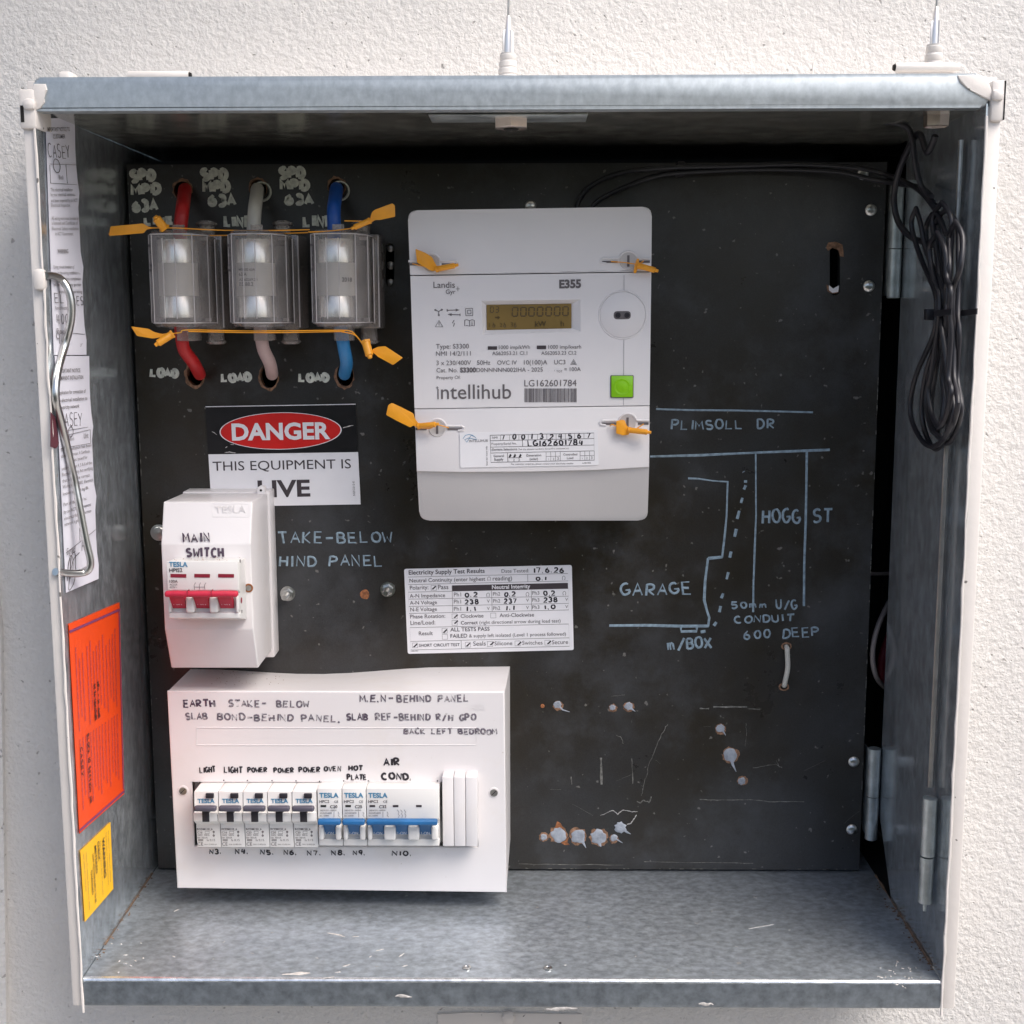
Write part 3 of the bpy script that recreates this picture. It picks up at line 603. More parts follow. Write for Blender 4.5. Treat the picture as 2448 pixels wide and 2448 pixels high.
scr([(780, 765), (800, 772), (815, 755), (850, 768), (862, 735)], .0007); scr([(700, 430), (690, 395), (660, 380)], .0003); scr([(1450, 570), (1580, 548), (1618, 570)], .0003); scr([(1585, 525), (1600, 565)], .0003)
scr([(1408, 310), (1412, 380), (1404, 445)], .0002); scr([(100, 1125), (700, 1130)], .0003, sub=12); scr([(820, 1112), (1450, 1120)], .0003, sub=12)
mb.use('scratch_pale'); scr([(568, 845), (620, 822), (640, 815), (668, 836), (700, 812), (745, 822), (782, 822)], .0004); scr([(776, 840), (745, 890), (722, 896)], .0005)
q2 = Z(340, 920, 3.22)
for p in (((535, 360), (555, 368), (575, 385)), ((640, 485), (655, 475)), ((680, 458), (706, 460)), ((635, 522), (670, 517), (718, 525)), ((885, 262), (910, 250), (938, 262)), ((880, 268), (915, 262)), ((1545, 330), (1590, 318), (1625, 312))):
    scr(p, .0004, q2, y=D-.0011, sub=2, jit=.4)
for k in range(8):
    u = random.uniform(1250, 2020); v = random.uniform(1650, 2040); L = random.uniform(10, 60); an = random.gauss(0, .5)
    mb.use('scratch'); scr([(u, v), (u+L*math.cos(an), v+L*math.sin(an))], random.uniform(.00006, .00014), Z(0, 0, 1), sub=4, jit=.8)
mb.use('scratch'); scr([(1290, 905), (1330, 1120)], .0009, Z(0, 0, 1), sub=5) if 0 else None
mb.build('scratches', panel); MB.flat_h = .00025
mb = MB().use('scratch')
for k in range(70): z = .02+random.random()*.56; mb.box(.0003, .0007, D-.0003, D+.0002, z, z+random.uniform(.0005, .008)**1.0*random.random())
for k in range(45): z = .06+random.random()*.5; mb.box(P_-.0006, P_-.0001, D-.0003, D+.0002, z, z+random.uniform(.001, .006))
for k in range(50): x = .01+random.random()*.58; mb.box(x, x+random.uniform(.001, .005), D-.0003, D+.0002, .0002, .0008)
mb.build('worn_edge', panel)
# ---- handwriting on the panel
mb = MB().use('chalk'); q = Z(280, 380, 2.76)
def hw(mb, s, a, b, h, w, zf, y=D, **k):
    A = at(*zf(*a), y); B = at(*zf(*b), y); hh = h/ (zf(1, 0)[0]-zf(0, 0)[0])**-1 * .000334
    hand(mb, s, A, B, YN, hh, w, **k)
    m_ = mb.mat; mb.build('marker_lettering', panel, label='marker word %s on the black panel' % s); mb.__init__(); mb.use(m_)
W1 = .0019
for s, a, b, h in (('SPD', (95, 150), (250, 135), 62), ('MPD', (98, 235), (285, 225), 58), ('63A', (108, 340), (268, 333), 60), ('LINE', (185, 432), (375, 425), 42),
    ('SPD', (563, 135), (728, 130), 60), ('MPD', (572, 215), (745, 215), 58), ('63A', (608, 305), (782, 303), 60), ('LINE', (712, 442), (890, 440), 60),
    ('SPD', (1074, 125), (1238, 120), 60), ('MPD', (1080, 200), (1264, 200), 56), ('63A', (1113, 295), (1294, 293), 56), ('LINE', (1234, 442), (1425, 440), 62)):
    hw(mb, s, a, b, h, W1, q, gap=.3, jit=.07)
for s, a, b, h in (('LOAD', (222, 1432), (402, 1436), 48), ('LOAD', (692, 1465), (884, 1462), 48), ('LOAD', (1202, 1467), (1398, 1464), 48)): hw(mb, s, a, b, h, .0016, q)
mb = MB().use('chalk_blue')
hw(mb, 'TAKE-BELOW', (668, 1299), (938, 1297), 26, .0009, Z(0, 0, 1)); hw(mb, 'HIND PANEL', (668, 1353), (918, 1353), 26, .0009, Z(0, 0, 1))
q = Z(1380, 900, 2.414)
for s, a, b, h in (('PLIMSOLL', (540, 305), (958, 300), 52), ('DR', (1040, 298), (1138, 300), 54), ('HOGG', (1070, 850), (1290, 842), 76), ('ST', (1358, 838), (1470, 834), 76), ('GARAGE', (252, 1262), (663, 1254), 68),
    ('m/BOX', (525, 1575), (778, 1562), 62), ('50mm', (887, 1337), (1093, 1334), 38), ('U/G', (1150, 1340), (1270, 1338), 50), ('CONDUIT', (910, 1424), (1250, 1410), 42), ('600', (962, 1520), (1118, 1508), 52), ('DEEP', (1185, 1508), (1400, 1497), 52)):
    hw(mb, s, a, b, h, .00082 if h < 60 else .0010, q)
mb = MB().use('chalk_blue')
def ln(pts, w): mb.tube([at(*q(*p), D-.0002) for p in pts], [w*random.uniform(.8, 1.15) for _ in pts], 6, flat=YN)
ln([(455, 188), (640, 194), (900, 196), (1130, 201), (1360, 207)], .0007); ln([(420, 462), (700, 455), (950, 443), (1200, 433), (1457, 423)], .0010)
ln([(1030, 440), (1031, 640), (1032, 800), (1024, 1000), (1017, 1200), (1015, 1360)], .0008); ln([(1325, 430), (1322, 640), (1318, 850), (1310, 1080), (1308, 1325)], .0009)
ln([(640, 588), (700, 590), (780, 602), (868, 608)], .0007); ln([(868, 604), (862, 800), (850, 930), (836, 1044)], .0009); ln([(838, 1042), (755, 1050)], .0012); ln([(755, 1048), (738, 1180), (733, 1290), (748, 1350), (762, 1392), (755, 1442)], .0011)
ln([(758, 1440), (600, 1441), (400, 1436), (185, 1438)], .0013); ln([(598, 1444), (600, 1472), (688, 1470), (690, 1444)], .0011)
for a, b in (((958, 548), (961, 552)), ((962, 606), (980, 606)), ((973, 628), (962, 652)), ((953, 700), (945, 730)), ((935, 775), (923, 822)), ((918, 880), (908, 925)), ((888, 1010), (880, 1045)), ((872, 1130), (862, 1170)),
    ((842, 1252), (832, 1280)), ((828, 1325), (820, 1360)), ((803, 1418), (788, 1438)), ((740, 1470), (712, 1475))): ln([a, ((a[0]+b[0])/2, (a[1]+b[1])/2), b], .0012)
mb.build('marker_sketch', panel, label='hand drawn street plan with dashed conduit route')
# white cord loop through the panel
mb = MB().use('cable_white'); a = at(1880, 1548, D); b = at(1874, 1638, D)
mb.tube(smooth([a+Vector((0, .012, 0)), a+Vector((0, -.002, .0005)), a+Vector((.0, -.0042, -.004)), (a+b)/2+Vector((.0012, -.0048, 0)), b+Vector((0, -.004, .004)), b+Vector((0, -.001, 0)), b+Vector((0, .012, 0))], 5), .0021, 10)
o = mb.build('cord_loop'); o['label'] = 'short white cord looped through two small holes, lower right of the black panel'; o['category'] = 'cord'
mb = MB().use('fibre')
for u, v in ((1880, 1545), (1874, 1642)):
    mb = MB().use('fibre'); c = at(u, v, D-.0002); mb.tube([c+Vector((math.cos(t)*.0037, 0, math.sin(t)*.0028)) for t in [i*math.pi/6 for i in range(12)]], .0008, 6, closed=True); mb.build('chipped_fibre', panel)
# bolts through the panel
def bolt(u, v, nu, nv, label, washer=0):
    c = at(u, v, D); t = thing('mounting_bolt', label, 'bolt', (c.x, D, c.z), 'threaded bolts through the black panel')
    mb = MB().use('steel'); mb.lathe((c.x, D, c.z), (0, -1, 0), [(0, .0062), (.0008, .0062), (.0009, .004)], 24); mb.build('washer', t)
    mb = MB().use('steel'); P = [(c.x+.0048*math.cos(i*math.pi/3+.3), D-.0009, c.z+.0048*math.sin(i*math.pi/3+.3)) for i in range(6)]; mb.slab([(x, y-.004, z) for x, y, z in P], (0, .004, 0), .0004); mb.build('nut', t)
    mb = MB().use('steel'); pr = []
    for i in range(12): pr += [(.005+i*.0009, .0023), (.00545+i*.0009, .0027)]
    mb.lathe((c.x, D, c.z), (0, -1, 0), pr+[(.0162, .002)], 14); mb.build('shank', t)
bolt(688, 1419, 0, 0, 'threaded bolt with nut poking out beside the right side of the main switch cover'); bolt(927, 1409, 0, 0, 'threaded bolt with nut left of the test results sticker')
mb = MB().use('steel'); c = at(380, 1273, D); mb.lathe((c.x, D, c.z), (0, -1, 0), [(0, .0068), (.001, .0068), (.0012, .005), (.003, .0045), (.0035, .001)], 24)
o = mb.build('large_screw'); o['label'] = 'round washer head screw half hidden by the left edge of the main switch cover'; o['category'] = 'screw'
# ================================================================= ELECTRICITY METER
def pt(zf, x, y, Y): return at(*zf(x, y), Y)
def words(mb, zf, Y, rows):
    for s, x0, y0, x1, y1, *o in rows: word(mb, s, pt(zf, x0, y0, Y), pt(zf, x1, y1, Y), YN, bold=o[0] if o else 0.)
ID = Z(0, 0, 1); YM = D-.062; z2 = Z(940, 480, 2.927); z3 = Z(940, 800, 2.927)
c = at(1265, 880, YM); mt = thing('electricity_meter', 'grey three phase electricity meter with a small display and green button', 'electricity meter', (c.x, D, c.z))
mb = MB().use('meter_lower_plastic'); mb.slab([at(u, v, D-.03) for u, v in ((985, 512), (1548, 505), (1540, 1225), (1008, 1230))], (0, .03-.0005, 0), .002); mb.build('base', mt)
mb = MB().use('meter_plastic'); mb.slab(rpoly([at(*p, YM) for p in ((980.5, 657.5), (974.5, 503), (1558.5, 494), (1557, 648.5))], [.0004, .007, .007, .0004], 5), (0, .045, 0), .0013, 3); mb.build('top_cover', mt)
lc = [(1151, 719), (1388, 716), (1388, 793), (1154, 801)]
xz = lambda P: [(p.x, p.z) for p in P]
face = plate('face_panel', xz([at(*p, YM+.0002) for p in ((981, 660), (1557, 651), (1553, 969), (991, 976.5))]), [xz([at(*p, YM+.0002) for p in lc])], YM+.0002, .044, 'meter_plastic', mt)
mb = MB().use('meter_plastic'); o4 = [at(*p, YM+.0003) for p in lc]; i4 = [at(*p, YM+.0048) for p in ((1163, 730), (1366, 726.5), (1366, 784), (1164, 788))]
mb.add(o4+i4, [(i, (i+1) % 4, 4+(i+1) % 4, 4+i) for i in range(4)]); mb.build('display_bezel', mt)
mb = MB().use('lcd'); a, b, c_, d_ = [at(*p, YM+.0040) for p in ((1163, 729), (1366, 726), (1366, 785), (1164, 789))]; mb.slab([a, b, c_, d_], (0, .003, 0)); lcd = mb.build('display', mt)
mb = MB().use('lcd_segment'); YL = YM+.0039
def seg7(x, y, w, h, segs='abcdef', t=.00035):
    p = {'a': ((.1, 1), (.9, 1)), 'b': ((1, .95), (.98, .55)), 'c': ((.97, .45), (.95, .05)), 'd': ((.05, 0), (.85, 0)), 'e': ((-.02, .45), (-.04, .05)), 'f': ((.0, .95), (0, .55)), 'g': ((.1, .5), (.9, .5))}
    for s in segs:
        A, B = p[s]; mb.tube([pt(z2, x+A[0]*w, y-A[1]*h, YL), pt(z2, x+B[0]*w, y-B[1]*h, YL)], t, 6, flat=YN)
MB.flat_h = .0001
for i, x in enumerate((835, 893, 950, 1010, 1070, 1130, 1188)): seg7(x, 808-i*.8, 38, 62, t=.0005)
seg7(680, 782, 22, 40); seg7(716, 781, 22, 40, 'abcdg')
mb.slab([pt(z2, x, y, YL) for x, y in ((712, 812), (730, 812), (730, 803), (750, 817), (730, 832), (730, 823), (712, 823))], (0, .00005, 0))
MB.flat_h = .00025
words(mb, z2, YL, [('1', 672, 884, 684, 884), ('2', 746, 882, 762, 882), ('3', 822, 880, 838, 880), ('kW', 992, 880, 1072, 878, .02), ('h', 1172, 877, 1194, 877, .01)])
for x in (704, 780, 854): mb.tube([pt(z2, x+8*math.cos(t), 875-9*math.sin(t), YL) for t in [i*math.pi/4 for i in range(8)]], .0003, 5, closed=True, flat=YN); mb.tube([pt(z2, x-4, 862, YL), pt(z2, x, 852, YL)], .0003, 5, flat=YN)
mb.build('digits', lcd)
mb = MB().use('meter_plastic'); mb.slab([at(*p, YM+.0001) for p in ((991, 978.5), (1553, 971), (1552, 1117), (1430, 1123), (1270, 1127), (1100, 1128), (996, 1127))], (0, .044, 0), .0006); mb.build('terminal_cover', mt)
mb = MB().use('meter_lower_plastic'); Yb = YM+.016
T0, T1 = at(996, 1128.5, YM+.0004), at(1552, 1118.5, YM+.0004); B0, B1 = at(1003.5, 1248, Yb), at(1548, 1241, Yb)
B1.z = (B1.z+B0.z)/2; B0.z = B1.z; T0.z = T1.z = (T0.z+T1.z)/2+.0028; T0.y = T1.y = YM+.0012
mb.slab(rpoly([T0, T1, B1, B0], [.0003, .0003, .007, .008], 5), (0, .028, 0), .0012, 3); mb.build('lower_cover', mt)
for (u, v, sgn, bl) in ((1030.5, 630, 1, 1), (1502, 624, -1, 0), (1045, 1024, 1, 1), (1500, 1011, -1, 0)):
    c = at(u, v, YM); mb = MB().use('meter_plastic')
    a0, a1 = (180, 0) if sgn > 0 else (180, 0)
    r = .0072; arcp = [Vector((c.x+r*math.cos(R(t)), YM-.0002, c.z+r*math.sin(R(t)))) for t in range(15, 166, 15)]
    L = Vector((c.x-.017, YM-.0002, c.z+.0018)); Q = Vector((c.x+.019, YM-.0002, c.z+.0018)) if sgn > 0 else Vector((c.x+.0165, YM-.0002, c.z+.0018))
    if sgn < 0: L = Vector((c.x-.0195, YM-.0002, c.z+.0018))
    mb.tube([Q]+arcp+[L], .0009, 8)
    end = Q if sgn > 0 else L; mb.tube([end, end+Vector((sgn*.0016, 0, -.0012)), end+Vector((sgn*.0012, 0, -.003)), end+Vector((-sgn*.003, 0, -.0036))], .0008, 8)
    hs = mb.build('seal_housing', mt)
    mb = MB().use('meter_lower_plastic'); mb.lathe((c.x, YM+.0005, c.z), (0, -1, 0), [(0, .0066), (.0008, .0066), (.0011, .0060), (.0009, .0056)], 28); mb.build('seal_screw', hs)
    mb = MB().use('ink_grey'); mb.box(c.x-.0009, c.x+.0009, YM-.0007, YM, c.z-.0042, c.z+.0042); x0, x1 = sorted((c.x+sgn*.008, end.x)); mb.box(x0, x1, YM-.0003, YM+.0002, c.z-.0014, c.z+.0002)
    x0, x1 = (c.x-.0165, c.x-.008) if sgn > 0 else (c.x+.008, c.x+.0162); mb.box(x0, x1, YM-.0003, YM+.0002, c.z-.0014, c.z+.0004); mb.build('screw_slot', hs)
c = at(1488.5, 753, YM); mb = MB().use('meter_plastic'); ring = [Vector((c.x+.0178*math.cos(t), YM+.0001, c.z+.0178*math.sin(t))) for t in [i*math.pi/24 for i in range(48)]]
mb.tube(ring, .0006, 8, closed=True); mb.lathe((c.x, YM+.0006, c.z), (0, -1, 0), [(0, .0170), (.0010, .0170), (.0013, .0166)], 48); op = mb.build('optical_port', mt)
mb = MB().use('ink_grey'); mb.slab(rpoly([at(u, v, YM-.0009) for u, v in ((1467, 744), (1508, 743.5), (1508, 763), (1467, 763.5))], .0028, 4), (0, .001, 0)); mb.use('black_plastic')
for u in (1477.5, 1499): c = at(u, 753.5, YM-.001); mb.lathe((c.x, c.y, c.z), (0, -1, 0), [(0, .0021), (.0005, .0020), (.0005, .0012), (.0001, .001)], 14)
mb.build('sensor_window', op)
mb = MB().use('ink_faint'); mb.slab([at(u, v, YM-.00005) for u, v in ((1491.3, 658), (1492.3, 658), (1492.3, 695), (1491.3, 695))], (0, .0001, 0)); mb.slab([at(u, v, YM-.00005) for u, v in ((1491, 812), (1492, 812), (1491, 969), (1490, 969))], (0, .0001, 0)); mb.build('seam', mt)
mb = MB().use('ink_grey'); mb.slab(rpoly([at(u, v, YM-.0002) for u, v in ((1459, 897), (1515, 897), (1514.5, 951.5), (1459, 951))], .001), (0, .0006, 0)); mb.use('button_green')
mb.slab(rpoly([at(u, v, YM-.0014) for u, v in ((1461.5, 898.5), (1513.5, 898.5), (1513, 949.5), (1461.5, 949.5))], .001), (0, .0014, 0), .0005)
c = at(1487, 925, YM-.0015); mb.lathe((c.x, c.y+.0002, c.z), (0, -1, 0), [(0, .0062), (.0003, .006), (.0001, .0045), (-.0001, .001)], 28); mb.build('push_button', mt)
mb = MB().use('ink_grey')
words(mb, z2, YM, [('Landis', 282, 610, 432, 609, .004), ('Gyr', 368, 652, 436, 651, .004), ('E355', 1162, 610, 1315, 607, .045), ('Type: S3300', 300, 1035, 530, 1033), ('NMI 14/2/111', 300, 1085, 543, 1083),
    ('1000 imp/kWh', 740, 1038, 957, 1036), ('AS62053.21 Cl.1', 693, 1080, 938, 1078), ('1000 imp/kvarh', 1086, 1036, 1315, 1034), ('AS62053.23 Cl.2', 1036, 1078, 1282, 1076),
    ('3 x 230/400V', 303, 1150, 545, 1148), ('50Hz', 587, 1148, 680, 1147), ('OVC IV', 728, 1147, 865, 1146), ('10(100)A', 915, 1146, 1078, 1145), ('UC3', 1127, 1144, 1205, 1143)])
words(mb, z3, YM, [('Cat. No.', 303, 264, 452, 263), ('S3300', 468, 263, 580, 262, .04), ('D0NNNNN002IHA - 2025', 583, 262, 1047, 258), ('I', 1128, 257, 1133, 257), ('TOT', 1142, 264, 1183, 264), ('= 100A', 1197, 256, 1312, 254),
    ('Property Of:', 305, 312, 470, 309), ('ntellihub', 335, 450, 826, 447, .004), ('LG162601784', 918, 362, 1283, 360)])
def rc(mb, zf, x0, y0, x1, y1, Y, d=.0001): mb.slab([pt(zf, x0, y0, Y), pt(zf, x1, y0, Y), pt(zf, x1, y1, Y), pt(zf, x0, y1, Y)], (0, d, 0))
rc(mb, z3, 310, 380, 318, 452, YM-.0002); rc(mb, z3, 298, 370, 318, 374, YM-.0002); rc(mb, z3, 306, 362, 310, 382, YM-.0003)
rc(mb, z2, 440, 615, 466, 618, YM-.0002); rc(mb, z2, 451, 600, 454, 632, YM-.0003)
def tri(mb, zf, x, y, r, Y, w=.0003): mb.tube([pt(zf, x-r, y+r*.75, Y), pt(zf, x+r, y+r*.75, Y), pt(zf, x, y-r*.95, Y)], w, 5, closed=True, flat=YN)
def pl(mb, zf, pts, Y, w=.0003, closed=False): mb.tube([pt(zf, x, y, Y) for x, y in pts], w, 5, closed=closed, flat=YN)
MB.flat_h = .0001; YI = YM-.0001
tri(mb, z2, 321, 862, 26, YI); rc(mb, z2, 319, 848, 323, 868, YI); rc(mb, z2, 319, 872, 323, 876, YI)
pl(mb, z2, [(427, 835), (413, 856), (430, 856), (421, 880)], YI); pl(mb, z2, [(500, 836), (515, 832), (535, 838), (535, 878), (515, 872), (500, 876)], YI, closed=True); pl(mb, z2, [(535, 838), (552, 832), (568, 836), (568, 876), (552, 872), (535, 878)], YI, closed=True); rc(mb, z2, 549, 850, 554, 868, YI); rc(mb, z2, 549, 842, 554, 846, YI)
pl(mb, z2, [(507, 754), (556, 753), (557, 803), (508, 804)], YI, closed=True); pl(mb, z2, [(520, 766), (544, 765), (545, 790), (521, 791)], YI, closed=True)
pl(mb, z2, [(318, 775), (299, 766)], YI); pl(mb, z2, [(318, 775), (336, 764)], YI); pl(mb, z2, [(318, 775), (319, 795)], YI)
for x, y in ((295, 764), (340, 762), (319, 800)): pl(mb, z2, [(x+5*math.cos(t), y+5*math.sin(t)) for t in [i*math.pi/4 for i in range(8)]], YI, closed=True)
for dy in (0, 32):
    a, b = (378, 462) if dy == 0 else (468, 384); pl(mb, z2, [(a, 766+dy), (b-(12 if dy == 0 else -12), 764+dy)], YI); k = 1 if dy == 0 else -1
    pl(mb, z2, [(b-k*24, 757+dy), (b, 764+dy), (b-k*24, 772+dy)], YI, closed=True); pl(mb, z2, [(a, 757+dy), (a, 775+dy)], YI)
tri(mb, z2, 1262, 1130, 20, YI); tri(mb, z2, 1262, 1132, 9, YI)
MB.flat_h = .00025
x = 918; rb = random.Random(3)
while x < 1284:
    w = rb.choice((2, 3, 3, 5, 7)); rc(mb, z3, x, 376, min(x+w, 1286), 473, YM-.0001); x += w+rb.choice((2, 3, 4))
mb.build('printed_lettering', mt)
mb = MB().use('ink'); rc(mb, z2, 662, 1018, 727, 1042, YM-.0002, .0003); mb.build('indicator_lamp', mt); mb = MB().use('ink'); rc(mb, z2, 1005, 1013, 1070, 1038, YM-.0002, .0003); mb.build('indicator_lamp', mt)
# sticker on the meter
ys = YM-.0006
mb = MB().use('label_white'); mb.slab(rpoly([pt(z3, x, y, ys) for x, y in ((464, 688), (1432, 669), (1438, 913), (470, 931))], .0012), (0, .0006, 0)); ms = mb.build('serial_sticker', mt)
mb = MB().use('ink_grey'); Ys = ys-.0001; MB.flat_h = .0001
def gl(pts, w=.00022): pl(mb, z3, pts, Ys, w)
gl([(678, 704), (1404, 688), (1408, 878), (684, 894), (678, 704)]); gl([(680, 742), (1406, 727)]); gl([(681, 787), (1406, 772)]); gl([(682, 828), (1407, 813)])
for i in range(10): xx = 750+i*65; gl([(xx, 703-i*1.4), (xx, 740-i*1.4)], .00015)
gl([(905, 738), (906, 783)]); gl([(800, 826), (802, 890)]); gl([(801, 862), (900, 860)])
for k, xx in enumerate((1070, 1308)):
    for j in range(4): gl([(xx+j*33, 820-k*5), (xx+j*33, 884-k*5)], .00015)
    gl([(xx, 852-k*5), (xx+99, 850-k*5)], .00015)
words(mb, z3, ys, [('NMI', 693, 728, 730, 727), ('Property/Serial No.', 688, 772, 864, 768), ('Element Selections', 690, 812, 866, 808, .01), ('(Tick the element number/s the tariff is connected to)', 872, 808, 1228, 800), ('General', 703, 857, 775, 855, .01), ('Supply', 707, 882, 772, 880, .01),
    ('Generation', 930, 853, 1036, 850, .01), ('(solar)', 955, 878, 1013, 876, .01), ('Controlled', 1190, 846, 1288, 844, .01), ('Load', 1216, 871, 1260, 870, .01), ('1', 810, 886, 815, 886), ('2', 840, 885, 850, 885), ('3', 875, 884, 885, 884),
    ('1', 1086, 877, 1091, 877), ('2', 1116, 877, 1126, 877), ('3', 1148, 876, 1158, 876), ('1', 1322, 872, 1327, 872), ('2', 1350, 871, 1360, 871), ('3', 1384, 870, 1394, 870), ('For customer enquiries, please contact your electricity retailer', 825, 911, 1262, 906), ('LAB1002', 1325, 903, 1384, 902), ('INTELLIHUB', 532, 752, 663, 750)])
word(mb, 'Scan for more info', pt(z3, 662, 915, ys), pt(z3, 659, 780, ys), YN)
mb.use('ink_blue'); pl(mb, z3, [(488, 728), (505, 705), (530, 698), (552, 702), (575, 718), (585, 735), (560, 730), (530, 722), (500, 735), (515, 752), (530, 730), (545, 705), (565, 712)], Ys, .00022)
mb.use('ink_black')
for s, x in zip('7001324567', (770, 847, 908, 972, 1040, 1107, 1172, 1240, 1303, 1368)): hand(mb, s, pt(z3, x-14, 735-(x-770)*.022, ys), pt(z3, x+14, 735-(x-770)*.022, ys), YN, .0036, .00055)
hand(mb, 'LG162601784', pt(z3, 943, 778, ys), pt(z3, 1332, 772, ys), YN, .0040, .0006)
for x in (820, 852, 890): pl(mb, z3, [(x-8, 858), (x+2, 836), (x+4, 845), (x-4, 856)], Ys, .0006)
MB.flat_h = .00025
mb.build('sticker_writing', ms)
# ---------------------------------------------------------------- security seals
def seal(label, flag, rod, Y, wire=None, dy=.004, r=.0022, collar=None):
    """flag: outline in photo pixels; rod: two points; wire: list of pixel lines"""
    c = at(*rod[0], Y); t = thing('security_seal', label, 'seal', (c.x, Y, c.z), 'orange plastic security seals')
    n = len(flag); P = []
    for i, (u, v) in enumerate(flag): P.append(at(u, v, Y-.001))
    mb = MB().use('seal_orange'); mb.slab(rpoly(P, .0008, 2), (0, .0011, 0), .0003); mb.build('flag', t)
    A = at(*rod[0], Y-.001); B = at(*rod[1], Y-.005 if collar is None else Y-.004)
    d_ = (B-A); mb = MB().use('seal_orange'); mb.lathe(A, d_, [(0, r*.9), (.0004, r), (d_.length*.82, r*.95), (d_.length*.84, r*.6), (d_.length, r*.5)], 12); mb.lathe(A, d_, [(-.0006, r*1.25), (.0008, r*1.25)], 6); mb.build('barrel', t)
    if wire:
        mb = MB().use('seal_orange')
        for w in wire: mb.tube(smooth([at(u, v, yy) for u, v, yy in w], 4), .00042, 6)
        mb.build('wire', t)
    return t
ym = YM-.004
seal('orange seal with flag pointing up left on the upper left of the meter', [z2(*p) for p in ((155, 335), (222, 362), (274, 396), (288, 432), (302, 448), (300, 490), (268, 492), (166, 432))], (z2(305, 478), z2(455, 448)), ym, [[(*z2(300, 470), ym), (*z2(200, 455), ym+.001), (*z2(135, 440), ym+.003)]])
seal('orange seal seen edge on at the upper right of the meter', [z2(*p) for p in ((1706, 402), (1722, 405), (1718, 440), (1700, 508), (1680, 505), (1690, 450))], (z2(1718, 455), z2(1855, 492)), ym, [[(*z2(1705, 445), ym), (*z2(1620, 432), ym), (*z2(1525, 425), ym+.003)], [(*z2(1722, 440), ym), (*z2(1752, 420), ym), (*z2(1740, 436), ym+.002)]])
seal('orange seal with long flag hanging over the left side of the meter', [z3(*p) for p in ((-35, 492), (-10, 478), (60, 510), (140, 552), (152, 590), (178, 622), (180, 655), (160, 650), (145, 630), (120, 650), (20, 600), (-50, 562))], (z3(178, 640), z3(320, 625)), ym, [[(*z3(300, 628), ym), (*z3(350, 640), ym), (*z3(388, 652), ym+.003)], [(*z3(300, 632), ym), (*z3(260, 655), ym), (*z3(200, 655), ym+.001)]])
seal('orange seal with short square flag at the lower right of the meter', [z3(*p) for p in ((1562, 605), (1600, 596), (1622, 600), (1632, 640), (1652, 650), (1650, 700), (1610, 705), (1560, 692))], (z3(1650, 668), z3(1805, 685)), ym, [[(*z3(1560, 640), ym), (*z3(1530, 628), ym), (*z3(1518, 640), ym+.003)], [(*z3(1700, 660), ym), (*z3(1752, 625), ym), (*z3(1730, 640), ym+.002)]])
